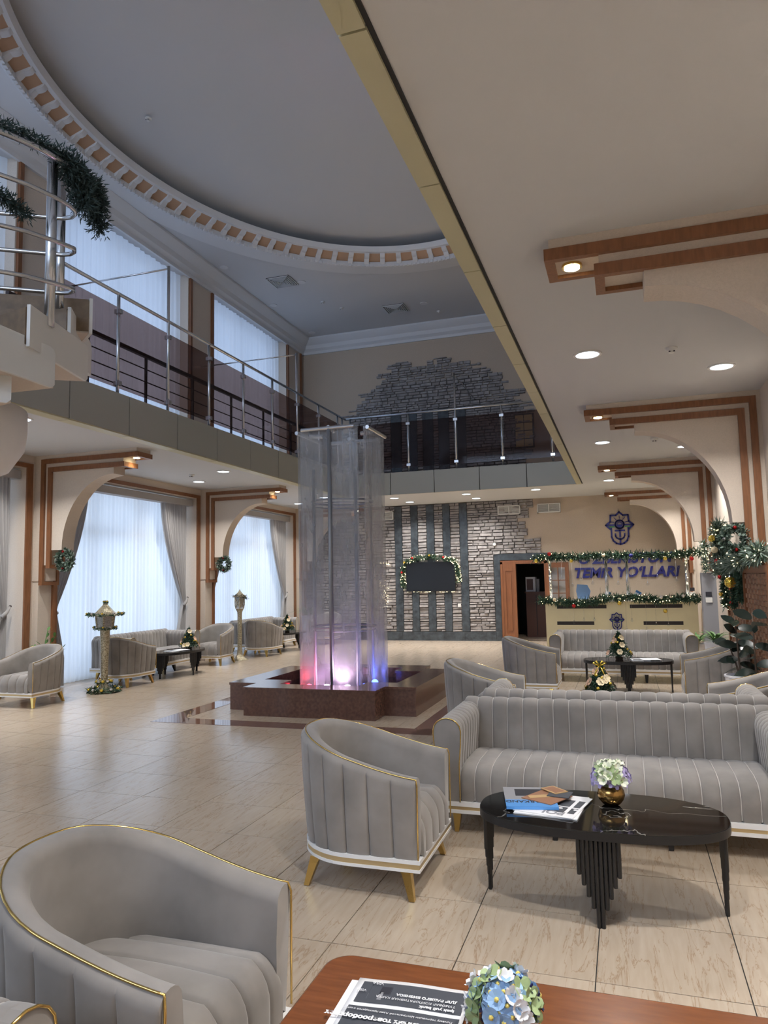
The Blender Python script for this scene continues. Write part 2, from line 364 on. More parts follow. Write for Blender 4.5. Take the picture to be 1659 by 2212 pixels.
MB().box(DX0, DX1, 0, .25, DZ, ZT).build('wall_panel', M['tan'], wf)

def slab(name, x0,x1,y0,y1, label):
    o = MB().box(x0,x1,y0,y1,ZC,ZM).build(name, M['plaster'], kind='structure'); tag(o, label, 'ceiling'); return o
cl = slab('ceiling', XR-.0, XWR, YB-.2, YF, 'smooth off-white low ceiling under the right gallery')
slab('ceiling.001', XWL-.02, XL, YB-.2, YF, 'smooth off-white low ceiling under the left gallery')
slab('ceiling.002', XL, XR, YM, YF, 'smooth off-white low ceiling under the far gallery')

# olive composite panels along the gallery edges (each panel its own piece)
t1 = empty('trim_1', (0,0,0), 0, 'grey-olive panel band along the left gallery edge', 'panel band', kind='structure')
yy = 7.30-1.17*11
while yy < YM-.05:
    a, b = max(yy, YB), min(yy+1.17, YM)
    MB().box(XL+.01, XL+.06, a+.009, b-.009, ZC-.012, ZM+.01).build('panel', M['fascia'], t1)
    MB().box(XL-.12, XL+.055, a+.005, b-.005, ZC-.03, ZC-.013).build('lower_lip', M['soffit'], t1); yy += 1.17
MB().box(XL-.02, XL+.02, YB, YM, ZC-.01, ZM+.005).build('backing', M['gap'], t1)
t2 = empty('trim_2', (0,0,0), 0, 'grey-olive panel band along the far gallery edge', 'panel band', kind='structure')
xx = XL+.06
while xx < XR-.15:
    b = min(xx+1.12, XR-.12); MB().box(xx+.009, b-.009, YM-.06, YM-.01, ZC-.012, ZM+.01).build('panel', M['fascia'], t2); xx += 1.12
MB().box(XL, XR-.12, YM-.02, YM+.02, ZC-.01, ZM+.005).build('backing', M['gap'], t2)
t3 = empty('trim_3', (0,0,0), 0, 'pale olive panel band under the right gallery edge', 'panel band', kind='structure')
yy = 2.45-1.162*7
while yy < YM-.1:
    b = min(yy+1.162, YM-.06)
    MB().box(XR-.115, XR+.0, yy+.006, b-.006, ZC-.025, ZM+.01).build('panel', M['soffit'], t3); yy += 1.162
MB().box(XR-.10, XR+.02, YB, YM, ZC-.008, ZC+.1).build('backing', M['gap'], t3)

# high ceiling with an elliptical opening
EX, EY, EA, EB = -3.86, 9.95, 4.52, 5.68
def epoint(t, dr, z): return (EX+(EA+dr)*cos(t), EY+(EB+dr)*sin(t), z)
mb = MB(); rect = (-9.75, XWR+.2, YB-.4, YF+.2); ang = sorted([2*pi*k/128 for k in range(128)]+[math.atan2(y-EY, x-EX)%(2*pi) for x in rect[:2] for y in rect[2:]])
def hit(t):
    dx, dy = cos(t), sin(t); s = []
    if abs(dx) > 1e-9: s.append(((rect[1] if dx > 0 else rect[0])-EX)/dx)
    if abs(dy) > 1e-9: s.append(((rect[3] if dy > 0 else rect[2])-EY)/dy)
    s = min(s); return (EX+s*dx, EY+s*dy)
inn = []; outp = []
for t in ang:
    te = math.atan2(sin(t)/EB, cos(t)/EA); inn.append(epoint(te, .3, ZT)); outp.append((*hit(t), ZT))
n = len(ang); mb.add(inn+outp, [(i,(i+1)%n,(i+1)%n+n,i+n) for i in range(n)])
hc = mb.build('ceiling', M['highceil'], kind='structure'); tag(hc, 'grey-white upper hall ceiling around the oval recess', 'ceiling')
def esweep(prof, N=160, closed=True):
    m_ = MB(); P = len(prof)
    v = [epoint(2*pi*k/N, dr, z) for k in range(N) for dr, z in prof]
    f = [(k*P+i, k*P+(i+1)%P, ((k+1)%N)*P+(i+1)%P, ((k+1)%N)*P+i) for k in range(N) for i in range(P if closed else P-1)]
    return m_.add(v, f)
rc = empty('trim_4', (0,0,0), 0, 'oval moulded cornice of white brackets and peach panels round the ceiling recess', 'cornice', kind='structure')
esweep([(.55,9.045),(.55,9.02),(.10,9.0),(.02,9.0),(.02,9.045)]).build('flat_band', M['offwhite'], rc, smooth=30)
esweep([(.04,9.00),(.04,8.965),(0,8.95),(-.03,8.97),(-.03,9.06),(.04,9.06)]).build('lower_moulding', M['offwhite'], rc, smooth=30)
esweep([(0,9.06),(-.27,9.17),(-.27,9.21),(0,9.21)]).build('peach_panels', M['peach'], rc, smooth=30)
esweep([(-.25,9.16),(-.32,9.17),(-.345,9.22),(-.36,9.28),(-.25,9.28)]).build('upper_moulding', M['offwhite'], rc, smooth=30)
esweep([(-.30,9.28),(.35,9.28),(.35,9.46)], closed=False).build('recess_wall', M['highceil'], rc, smooth=30)
mb = MB(); v = [epoint(2*pi*k/96, .4, 9.42) for k in range(96)]
for rr_, zz in ((.75,9.56),(.45,9.66),(.15,9.70)):
    v += [(EX+(EA+.4)*rr_*cos(2*pi*k/96), EY+(EB+.4)*rr_*sin(2*pi*k/96), zz) for k in range(96)]
v.append((EX,EY,9.71)); f = [(r*96+k, r*96+(k+1)%96, (r+1)*96+(k+1)%96, (r+1)*96+k) for r in range(3) for k in range(96)]+[(288+k, 288+(k+1)%96, 384) for k in range(96)]
mb.add(v, f); mb.build('dome', M['highceil'], rc, smooth=180)
prof = [(.02,9.065),(.02,9.01),(-.03,9.00),(-.08,9.03),(-.13,9.085),(-.18,9.09),(-.235,9.11),(-.275,9.16),(-.275,9.21)]
brk = MB().prism(prof, -.055, .055, lambda a,b,c: (a, c, b-9.0)).mesh('bracket', M['offwhite'], 40)
NB = 84; s = 0; ths = []
P_ = [epoint(2*pi*k/2000, 0, 0) for k in range(2001)]; acc = [0]
for k in range(2000): acc.append(acc[-1]+math.dist(P_[k], P_[k+1]))
k = 0
for i in range(NB):
    while acc[k] < acc[-1]*i/NB: k += 1
    t = 2*pi*k/2000; nx, ny = cos(t)/EA, sin(t)/EB
    link('bracket', brk, rc, loc=epoint(t, 0, 9.0), rot=(0,0,math.atan2(ny,nx)))
mb = MB(); k = 0; ND = 320
for i in range(ND):
    while acc[k] < acc[-1]*i/ND: k += 1
    t = 2*pi*k/2000; a = math.atan2(sin(t)/EB, cos(t)/EA); p = epoint(t, -.02, 8.975); i0 = len(mb.v)
    mb.box(-.03,.03,-.03,.03,-.03,.03); mb.xf(Matrix.Translation(p) @ Matrix.Rotation(a,4,'Z'), i0)
mb.build('dentils', M['offwhite'], rc, kind='stuff')
# straight cornices
cp = [(0,8.62),(.05,8.62),(.05,8.70),(.14,8.76),(.18,8.86),(.30,8.93),(.36,9.0),(.36,9.05),(0,9.05)]
t5 = MB().prism(cp, YB, YF, lambda a,b,c: (XWL-.02+a, c, b)).build('trim_5', M['offwhite'], kind='structure', smooth=30); tag(t5, 'stepped white cornice along the top of the left wall', 'cornice')
t6 = MB().prism(cp, XWL, XWR, lambda a,b,c: (c, YF-a, b)).build('trim_6', M['offwhite'], kind='structure', smooth=30); tag(t6, 'stepped white cornice along the top of the far wall', 'cornice')

# ------------------------------------------------------------------ bracket columns on both sides
def bracket_column(name, x_wall, sgn, yc, off, label, lamp):
    """local a = distance from the wall, b = height; stepped L-shaped casing with an arch"""
    r = empty(name, (x_wall, yc, 0), 0, label, 'column bracket', kind='structure')
    fn = lambda a, b, c: (sgn*a, c, b)
    def L(t, zt, end, zlow, w0, w1, nm, m):      # L-shaped slab: inner offset t from wall, underside zt, arm end, foot height
        return MB().prism([(-.0,zlow),(t,zlow),(t,zt),(end,zt),(end,ZC),(0,ZC)], w0, w1, fn).build(nm, m, r)
    o = off
    e1, e2, e3 = (2.0, 1.74, 1.52) if sgn > 0 else (1.99, 1.69, 1.40)
    # first layer (widest), second layer, arched third layer
    L(.10+o, 3.715, e1-.03, 1.80, .015, .355, 'casing', M['beige'])
    L(.21+o, 3.585, e2-.03, 2.05, .035, .335, 'casing', M['beige'])
    for (t0, z1, z0, e, zl, y0, y1) in ((.05+o, 3.765, 3.69, e1, 1.73, 0, .37), (.175+o, 3.63, 3.555, e2, 2.0, .015, .355)):
        t1_ = t0+.075
        for ya in (y0, y1-.05):
            MB().prism([(t0,zl),(t1_,zl),(t1_,z0),(e,z0),(e,z1),(t0,z1)], ya, ya+.05, fn).build('wood_strip', M['wood'], r)
        MB().prism([(e-.06,z0),(e,z0),(e,z1),(e-.06,z1)], y0+.05, y1-.05, fn).build('wood_strip', M['wood'], r)
        MB().prism([(t0,zl),(t1_,zl),(t1_,zl+.06),(t0,zl+.06)], y0+.05, y1-.05, fn).build('wood_strip', M['wood'], r)
    t = .25+o; ta = .375+o if sgn < 0 else .54
    arch = [(t-.2, 2.29), (ta, 2.29)]
    a_, b_ = e3-ta, 1.165
    for k in range(1, 15): q = pi/2*k/14; arch.append((e3-a_*cos(q), 2.29+b_*sin(q)))
    arch += [(e3, 3.56), (e3, 3.64), (t-.2, 3.64)]
    MB().prism(arch, .05, .32, fn).build('arch_panel', M['beige'], r)
    # pier below
    MB().prism([(0,0),(.06+o*.6,0),(.06+o*.6,1.9),(0,1.9)], .03, .34, fn).build('pier', M['beige'], r)
    MB().prism([(0,0),(.1+o*.6,0),(.1+o*.6,1.73),(0,1.73)], .31, .37, fn).build('wood_strip', M['wood'], r)
    if lamp:
        lp = MB().lathe([(.05,0),(.05,.02)], 16, (sgn*(e1-.16), .185, 3.690)).build('bulb', M['bulbw'], r)
        MB().lathe([(.066,0),(.066,.018)], 16, (sgn*(e1-.16), .185, 3.697)).build('bulb_ring', M['gold'], r)
        l = bpy.data.lights.new('accent', 'SPOT'); l.energy = ACCENT_W*6; l.spot_size = radians(130); l.spot_blend = .6; l.shadow_soft_size = .05; l.color = (1,.84,.6)
        lo = bpy.data.objects.new('accent', l); COL.objects.link(lo); lo.parent = r; lo.location = (sgn*(e1-.16), .185, 3.68)
    return r
names = ['behind the viewer','near the viewer','beside the spiral stair','beside the pagoda lantern','beside the far window','at the far wall']
for i, yc in enumerate(COLL):
    bracket_column('trim_%d' % (10+i), XWL, 1, yc, .09, 'left-hand stepped beige bracket with wood strips and arch, '+names[i], True)
names = ['behind the viewer','over the viewer','nearest in view, cut by the right edge','second from the viewer','third from the viewer','at the far wall by the desk']
for i, yc in enumerate(COLR):
    bracket_column('trim_%d' % (20+i), XWR, -1, yc, 0., 'right-hand stepped beige bracket with wood strips and arch, '+names[i], True)

# ------------------------------------------------------------------ windows, sheers and drapes on the left
def sheet(fn, nu, nv):
    m_ = MB(); m_.add([fn(i/nu, j/nv) for i in range(nu+1) for j in range(nv+1)], [(i*(nv+1)+j, (i+1)*(nv+1)+j, (i+1)*(nv+1)+j+1, i*(nv+1)+j+1) for i in range(nu) for j in range(nv)]); return m_
def drape(y_out, y_in, side, label):
    """gathered curtain hung at x=-9.3; side=+1: held back towards larger y"""
    r = empty('curtain', (-9.26, y_out, 0), 0, label, 'curtain')
    w = abs(y_in-y_out); zt, zk = 3.47, 1.30
    def fn(u, v):
        z = zt*(1-v)
        if z > zk: q = (zt-z)/(zt-zk); wid = w*(1-.86*q**1.6)
        else: q = (zk-z)/zk; wid = w*(.14+.24*min(1, q*1.6))
        amp = .05*(.45+.55*wid/w)
        y = -side*(u*wid+.02)
        return (amp*sin(u*2*pi*11)+.03*sin(u*9), y, z+.02)
    sheet(fn, 132, 30).build('drape', M['drape'], r, smooth=180, recalc=False)
    MB().tube([(.06,-side*.14,zk-.05),(.075,-side*.06,zk+.02),(.05,side*.02,zk+.10)], [.035,.03,.02], 8).build('tieback', M['drape'], r, smooth=180)
    MB().ball((.05,side*.03,zk+.11), .022).build('tieback_knob', M['darkmetal'], r, smooth=180)
for i in range(5):
    y0, y1 = COLL[i]+.54, COLL[i+1]-.16
    place = ['in the bay behind the viewer', 'in the bay beside the viewer', 'at the left edge of the view', 'behind the pagoda lantern', 'behind the slender lantern'][i]
    w = empty('window_%d' % (i+1), (-9.62, y0, 0), 0, 'tall white-framed ground floor window '+place, 'window', kind='structure')
    d = y1-y0
    for a, b in ((0,.07),(d/3-.03,d/3+.03),(2*d/3-.03,2*d/3+.03),(d-.07,d)): MB().box(-.04,.04,a,b,.04,3.62).build('mullion', M['white'], w)
    for z in (0.0, 2.7, 3.55): MB().box(-.04,.04,0,d,z,z+.07).build('transom', M['white'], w)
    for k in range(3): MB().box(-.005,.005,d*k/3+.04,d*(k+1)/3-.04,.05,3.55).build('pane', M['clear'], w)
    def fs(u, v, d=d): return (.016*sin(u*2*pi*d*9)+.008*sin(u*2*pi*d*2.7), u*d, 3.5*v+.01)
    s_ = sheet(fs, int(d*8*9), 6).build('sheer_curtain', M['sheer'], None, smooth=180, recalc=False); s_.location = (-9.45, y0, 0)
    tag(s_, 'white sheer floor-length curtain glowing with daylight '+place, 'sheer curtain')
    p = box('pelmet', M['drape'], -9.34, -9.14, y0+.02, y1-.02, 3.44, 3.575); tag(p, 'grey fabric pelmet box over the window '+place, 'pelmet')
    drape(y1-.12, y1-1.0, 1, 'grey drape on the far side of the window '+place)
    drape(y0+.05, y0+.95, -1, 'grey drape on the near side of the window '+place)
    t = empty('trim_%d' % (30+i), (XWL, 0, 0), 0, 'brown wood frame strip round the window recess '+place, 'window trim', kind='structure')
    MB().box(0,.03,y1,y1+.12,0,3.69).build('upright', M['wood'], t); MB().box(0,.03,y0-.12,y0,0,3.69).build('upright', M['wood'], t); MB().box(0,.03,y0,y1,3.62,3.69).build('head', M['wood'], t)
    # upper floor
    u0, u1 = COLL[i]+.5, COLL[i+1]-.5; d2 = u1-u0
    w = empty('window_%d' % (i+11), (-9.65, u0, 4.4), 0, 'tall upper floor window above the one '+place, 'window', kind='structure')
    for a, b in ((0,.07),(d2/2-.03,d2/2+.03),(d2-.07,d2)): MB().box(-.04,.04,a,b,0,4.3).build('mullion', M['white'], w)
    for z in (0, 2.1, 4.23): MB().box(-.04,.04,0,d2,z,z+.07).build('transom', M['white'], w)
    for k in range(2): MB().box(-.005,.005,d2*k/2+.04,d2*(k+1)/2-.04,.05,4.25).build('pane', M['clear'], w)
    def fu(u, v, d=d2): return (.02*sin(u*2*pi*d*5.5)+.012*sin(u*2*pi*d*2.1+1), u*d, 4.33*v)
    s_ = sheet(fu, int(d2*5.5*9), 5).build('sheer_curtain', M['sheer'], None, smooth=180, recalc=False); s_.location = (-9.3, u0, 4.37)
    tag(s_, 'white sheer upper floor curtain above the window '+place, 'sheer curtain')

# ------------------------------------------------------------------ gallery railings
def railing(name, label, p0, axis, posts, tall, length, tie):
    r = empty(name, p0, 0, label, 'railing')
    def pt(a, b, z): return (b, a, z) if axis == 'y' else (a, b, z)
    MB().tube([pt(0,0,1.46), pt(length,0,1.46)], .026, 10).build('handrail', M['steel'], r, smooth=180)
    prev = None
    for k, a in enumerate(posts):
        top = 2.36 if k in tall else 1.45
        po = MB().tube([pt(a,0,0), pt(a,0,top)], .024, 10).build('post', M['steel'], r, smooth=180)
        for z in (.16, 1.2):
            q = MB().box(-.05,.05,-.03,.03,-.03,.03); q.xf(Matrix.Translation(pt(a,0,z))); q.build('clamp', M['steel'], po)
        if k in tall:
            MB().tube([pt(a,0,2.32), pt(a,tie,2.32)], .014, 8).build('tie_rod', M['steel'], r, smooth=180)
        if prev is not None:
            a0, a1 = prev+.04, a-.04
            c = (MB().box(-.005,.005,a0,a1,.10,1.26) if axis == 'y' else MB().box(a0,a1,-.005,.005,.10,1.26)); c.build('glass_panel', M['railglass'], r)
        prev = a
    return r
posts = [k*1.18 for k in range(0, 9)]
railing('glass_railing', 'steel and brown glass railing along the left gallery', (XL, 7.10, ZM), 'y', [p for p in posts if p < 10.0]+[9.75], (2, 6), 9.98, -2.42)
railing('glass_railing.001', 'steel and brown glass railing across the far gallery', (XL, YM, ZM+.03), 'x', [.10,.52,1.65,2.86,3.99,5.16,5.70], (3,), 5.75, 2.72)
r = empty('metal_guard_rail', (-7.62, 7.3, ZM), 0, 'dark brown metal guard rail with thin bars behind the left glass railing', 'railing')
MB().box(-.03,.03,0,11.6,1.22,1.28).build('top_rail', M['darkmetal'], r)
for z in (1.02,.80,.58): MB().tube([(0,0,z),(0,11.6,z)], .010, 6).build('bar', M['darkmetal'], r)
for k in range(9): MB().box(-.018,.018,k*1.42+.1,k*1.42+.136,0,1.24).build('post', M['darkmetal'], r)

# ------------------------------------------------------------------ far wall cladding
sv = []
for k in range(10):
    m_ = MB(); j = lambda: random.uniform(-.07,.07)
    m_.add([(-.5+j()*.3,0,-.5+j()),(.5+j()*.3,0,-.5+j()),(.5+j()*.3,0,.5+j()),(-.5+j()*.3,0,.5+j()),(-.46+j()*.5,-1+j()*3,-.40+j()*2),(.46+j()*.5,-1+j()*3,-.40+j()*2),(.46+j()*.5,-1+j()*3,.40+j()*2),(-.46+j()*.5,-1+j()*3,.40+j()*2)],
            [(0,1,5,4),(1,2,6,5),(2,3,7,6),(3,0,4,7),(4,5,6,7)])
    sv.append((m_, m_.mesh('stone', M['stone' if k % 3 else 'stone2'])))
def cladding(name, label, spans, z0, z1, back):
    r = empty(name, (0, YF, 0), 0, label, 'stone cladding')
    st = []; z = z0
    while z < z1-.03:
        h = min(random.choice((.055,.07,.085,.10)), z1-z)
        for (x0, x1, ragged) in spans(z+h/2):
            x = x0
            while x < x1-.01:
                w = random.uniform(.13,.36)
                if x1-x-w < .10: w = x1-x
                st.append((x+w/2, z+h/2, w-.012, h-.011, random.uniform(.025,.07), random.randrange(10))); x += w
        z += h
    rest = MB(); st.sort(key=lambda s_: -s_[2]*s_[3]*(1 if -6.6 < s_[0] < -2 else .2))
    for k, (cx, cz, w, h, d, q) in enumerate(st):
        if k < 300:
            o = link('stone', sv[q][1], r, loc=(cx, -.001, cz)); o.scale = (w, d, h)
        else:
            i0 = len(rest.v); rest.add(sv[q][0].v, sv[q][0].f); rest.xf(Matrix.Translation((cx,-.001,cz)) @ Matrix.Diagonal((w,d,h,1)), i0)
    rest.build('more_stones', M['stone'], r, kind='stuff')
    for (x0,x1,a,b) in back: MB().box(x0,x1,-.014,-.001,a,b).build('mortar_bed', M['mortar'], r)
    return r
STR = [(-6.22,-6.01),(-5.74,-5.54),(-5.27,-5.06),(-4.80,-4.60),(-4.32,-4.11)]
EDGE = [(3.55,-2.27),(3.35,-2.40),(3.2,-2.70),(3.0,-2.50),(2.8,-2.45),(2.72,-2.55),(0,-2.10)]
def low_spans(z):
    e = next(x for zz, x in EDGE if z >= zz)
    if z < 2.36: e = -3.395
    xs = [XWL+.02]+[v for p in STR for v in p]+[e]
    return [(xs[i], xs[i+1], False) for i in range(0, len(xs), 2)]
cladding('ledge_stone_cladding', 'grey split-face stone cladding around the television on the far wall', low_spans, .245, 3.82, [(XWL+.02,-3.395,.245,3.82),(-3.395,-2.75,2.36,3.82)])
PR = [(6.30,-7.7,-2.3),(6.64,-7.44,-2.5),(6.89,-7.2,-2.94),(7.22,-6.9,-3.12),(7.45,-6.6,-3.4),(7.63,-6.5,-3.7),(7.80,-6.4,-3.9),(7.9,-6.2,-4.4),(8.0,-5.95,-4.75)]
def up_spans(z):
    lo, hi = -7.7, -2.3
    for zz, a, b in PR:
        if z >= zz: lo, hi = a, b
    lo += random.uniform(-.2,.2); hi += random.uniform(-.2,.2)
    if z > 7.98: return [(-6.1,-5.7,0),(-4.95,-4.55,0)]
    if z > 7.86: return [(lo,-5.6,0),(-5.15,-4.95,0),(-4.85,hi,0)]
    if z < 6.55:
        xs = [lo]+[v for p in STR for v in (p[0]-.05,p[1]+.05)]+[hi]; return [(xs[i], xs[i+1], 0) for i in range(0, len(xs), 2)]
    return [(lo,hi,0)]
cladding('ledge_stone_cladding.001', 'grey stone cladding stepping to a jagged peak on the upper far wall', up_spans, 4.38, 8.06, [(-7.4,-2.6,4.38,6.6),(-6.6,-3.6,6.6,7.4)])
g = empty('granite_strips', (0, YF, 0), 0, 'dark granite uprights and skirting set into the stone cladding', 'granite strip', kind='structure'); g.name = 'trim_40'
for a, b in STR:
    for z0, z1 in ((.25,1.1),(1.1,2.4),(2.4,3.8)): MB().box(a, b, -.06, 0, z0+.002, z1-.002).build('granite_slab', M['granite'], g)
    MB().box(a-.05, b+.05, -.05, 0, ZM, 6.55).build('granite_slab', M['granite'], g)
xx = XWL
while xx < -3.4: MB().box(xx+.002, min(xx+.6,-3.39)-.002, -.07, 0, 0, .24).build('skirting_slab', M['granite'], g); xx += .6
MB().box(-3.39,-3.23,-.06,0,0,2.18).build('granite_slab', M['granite'], g); MB().box(-3.39,-2.6,-.06,0,2.18,2.35).build('granite_slab', M['granite'], g); MB().box(-2.6,-1.82,-.06,0,2.18,2.35).build('granite_slab', M['granite'], g)
# dark frame with amber panes, seen through the upper glass
w = empty('window_30', (-2.44, YF-.04, 5.72), 0, 'small dark frame of amber panes on the upper far wall', 'window', kind='structure')
MB().box(-.27,.27,0,.04,-.48,.48).build('frame', M['darkmetal'], w)
for i in range(2):
    for j in range(4): MB().box(-.23+i*.24,-.01+i*.24,-.012,0,-.44+j*.225,-.24+j*.225).build('pane', M['yellowpane'], w)
# air grilles
for k, (a, b, lb) in enumerate(((-3.24,-2.62,'on the stone beside the arch edge'),(-2.17,-1.55,'on tan stucco left of the blue emblem'),(-6.85,-6.25,'beside the fountain glass, above the stone'))):
    v_ = empty('air_grille', ((a+b)/2, YF-.055, 3.55), 0, 'white double air grille '+lb, 'air vent'); hw = (b-a)/2
    for e in ((-hw,-hw+.03),(hw-.03,hw),(-.012,.012)): MB().box(e[0],e[1],-.03,.05,-.125,.125).build('frame', M['ivory'], v_)
    for z in (-.125,.1): MB().box(-hw,hw,-.03,.05,z,z+.025).build('frame', M['ivory'], v_)
    for j in range(8): q = MB().box(-hw+.02,hw-.02,-.012,.012,-.004,.004); q.xf(Matrix.Translation((0,0,-.088+j*.025)) @ Matrix.Rotation(.6,4,'X')); q.build('slat', M['ivory'], v_)
    MB().box(-hw+.02,hw-.02,.03,.04,-.11,.11).build('back', M['grey'], v_)
# ------------------------------------------------------------------ foliage helpers
def needles(m_, path, n, rad, ln, wd=.006, droop=.0, out=1.0):
    """scatter pointed leaves around a poly-line"""
    P = [Vector(p) for p in path]; seg = [(P[i+1]-P[i]).length for i in range(len(P)-1)]; T = sum(seg)
    for _ in range(n):
        s_ = random.uniform(0,T); i = 0
        while i < len(seg)-1 and s_ > seg[i]: s_ -= seg[i]; i += 1
        d = (P[i+1]-P[i]).normalized(); c = P[i]+d*min(s_, seg[i])
        a = Vector((random.gauss(0,1), random.gauss(0,1), random.gauss(0,1)-droop)); a.normalize()
        o = c+a*random.uniform(0,rad); q = (a*out+d*random.uniform(-.8,.8)+Vector((random.gauss(0,.3),random.gauss(0,.3),random.gauss(0,.3)))).normalized()
        L_ = ln*random.uniform(.6,1.2); w = q.cross(Vector((random.gauss(0,1),random.gauss(0,1),random.gauss(0,1)))).normalized()*wd
        m_.add([o-w, o+w, o+q*L_*.6+w*.8, o+q*L_, o+q*L_*.6-w*.8], [(0,1,2,3,4)])
    return m_
bulb_me = None
def lights_on(parent, path, n, rad, size=.008):
    m_ = MB(); P = [Vector(p) for p in path]
    for _ in range(n):
        i = random.randrange(len(P)-1); c = P[i].lerp(P[i+1], random.random()); a = Vector((random.gauss(0,1),random.gauss(0,1),random.gauss(0,1))).normalized()
        c = c+a*rad*random.uniform(.75,1.15); s_ = size
        m_.add([c+Vector(q)*s_ for q in ((1,0,0),(-1,0,0),(0,1,0),(0,-1,0),(0,0,1),(0,0,-1))], [(0,2,4),(2,1,4),(1,3,4),(3,0,4),(2,0,5),(1,2,5),(3,1,5),(0,3,5)])
    return m_.build('fairy_lights', M['fairy'], parent, kind='stuff', recalc=False)
def bauble(parent, c, r, m, name='bauble'):
    b = MB().ball(c, r, 12, 8).build(name, m, parent, smooth=180)
    MB().lathe([(r*.22,0),(r*.22,r*.25)], 8, (c[0],c[1],c[2]+r*.93)).build('bauble_cap', M['silver'], b); return b
def wreath(loc, axis, label):
    r = empty('wreath', loc, 0, label, 'wreath'); m_ = MB(); m2 = MB()
    ring = [((.12*cos(2*pi*k/20), 0, .13*sin(2*pi*k/20)) if axis == 'y' else (0, .12*cos(2*pi*k/20), .13*sin(2*pi*k/20))) for k in range(21)]
    needles(m_, ring, 700, .04, .06, .007); needles(m2, ring, 600, .05, .055, .014)
    m_.build('foliage', M['needle'], r, kind='stuff', recalc=False); m2.build('frosted_leaves', M['needle2'], r, kind='stuff', recalc=False)
    for k in range(8):
        p = ring[k*5 % 20]; bauble(r, (p[0]+(.0 if axis == 'y' else .04), p[1]-(.04 if axis == 'y' else 0), p[2]), .022, M['red'] if k % 2 else M['silver'])
    return r
wreath((-8.50, 9.42, 2.13), 'y', 'frosted wreath with red berries hung under the left arch beside the pagoda lantern')
wreath((-8.50, 14.3, 2.13), 'y', 'wreath with red flowers hung under the second left arch')
wreath((1.24, 9.30, 2.10), 'y', 'dark wreath with a silver ribbon hung on the second right arch')

# ------------------------------------------------------------------ ceiling fittings
def downlight(x, y, z, label, on=True, small=False):
    r = empty('downlight', (x, y, z), 0, label, 'ceiling light'); R_ = .11 if not small else .06
    MB().lathe([(R_,0),(R_+.025,0),(R_+.025,-.012),(R_,-.012),(R_,0)], 24).build('ring', M['ivory'], r, smooth=40)
    MB().lathe([(R_*.98,-.006),(R_*.98,-.002)], 24).build('lens' , M['downc'] if on else M['offwhite'], r)
    if on:
        l = bpy.data.lights.new('down', 'AREA'); l.shape = 'DISK'; l.size = .2; l.energy = DOWN_W; l.color = (1,.97,.93); l.spread = radians(122)
        o = bpy.data.objects.new('down', l); COL.objects.link(o); o.parent = r; o.location = (0,0,-.02)
for k in range(5):
    y = 7.05+4.86*(k-2)+.02*k
    wh = ['behind the viewer','over the viewer','in the second bay','in the third bay','in the bay near the desk'][k]
    downlight(-.24, y, ZC, 'round downlight near the right gallery edge, '+wh); downlight(1.05, y+.95, ZC, 'round downlight near the right wall, '+wh)
    wh = ['behind the viewer','beside the viewer','beside the spiral stair','above the pagoda lantern','above the far left sofa'][k]
    downlight(-7.16, y+.05, ZC, 'round downlight near the left gallery edge, '+wh); downlight(-8.34, y+1.05, ZC, 'round downlight near the left windows, '+wh)
for x, y, lb in ((-1.96,17.79,'in front of the door'),(-3.70,17.91,'left in front of the stone wall'),(-3.66,18.99,'close to the stone wall'),(-5.6,17.9,'behind the fountain top'),(-5.5,19.0,'behind the fountain by the stone')):
    downlight(x, y, ZC, 'round downlight under the far gallery '+lb)
def detector(x, y, z, label):
    r = empty('smoke_detector', (x,y,z), 0, label, 'smoke detector')
    MB().lathe([(.055,0),(.055,-.015),(.04,-.03),(.035,-.03)], 16).build('base', M['ivory'], r, smooth=40); MB().lathe([(.03,-.03),(.026,-.05),(.012,-.055)], 12).build('sensor', M['ivory'], r, smooth=40)
    for k in (-1,1): MB().box(k*.02-.008,k*.02+.008,-.04,-.03,-.048,-.038).build('slot', M['ink'], r)
for x,y,z,lb in ((.52,7.19,ZC,'white smoke detector between the two nearest right downlights'),(.54,12.0,ZC,'white smoke detector in the third bay of the right ceiling'),(-7.92,12.12,ZC,'white smoke detector between the left downlights'),
                 (-7.22,17.12,ZT,'white smoke detector on the high ceiling by the far corner'),(-6.91,17.69,ZT,'white smoke detector on the high ceiling beside the first vent'),(-4.51,18.88,ZT,'white smoke detector on the high ceiling near the far cornice')): detector(x,y,z,lb)
detector(-7.25,9.75,9.535,'white smoke detector on the dome ceiling left of the cornice')
for k,(x,y) in enumerate(((-7.77,15.4),(-8.53,14.34),(-7.2,15.75),(-8.53,16.85),(-8.46,19.2),(-4.75,18.18))):
    o = MB().lathe([(.10,0),(.10,-.012),(.07,-.012)], 20, (x,y,ZT)).build('blank_downlight', M['offwhite'], smooth=40)
    tag(o, ['unlit round lamp beside the square ceiling vent','unlit round lamp next to the left cornice','unlit round lamp right of the square vent','unlit round lamp above the upper left curtains','unlit round lamp in the far left ceiling corner','unlit round lamp beside the far ceiling vent'][k], 'ceiling light')
for k,(x,y) in enumerate(((-7.62,15.55),(-5.55,18.25))):
    r = empty('square_vent', (x,y,ZT), 0, ['square slatted ceiling vent nearer the left windows','square slatted ceiling vent nearer the far wall'][k], 'air vent')
    for q in range(6):
        a = .30-q*.048
        for s_ in ((-a,a,-a,-a+.016),(-a,a,a-.016,a),(-a,-a+.016,-a,a),(a-.016,a,-a,a)): MB().box(*s_,-.03-q*.004,-.012).build('slat', M['offwhite'], r)
    MB().box(-.3,.3,-.3,.3,-.012,-.002).build('back', M['gap'], r)

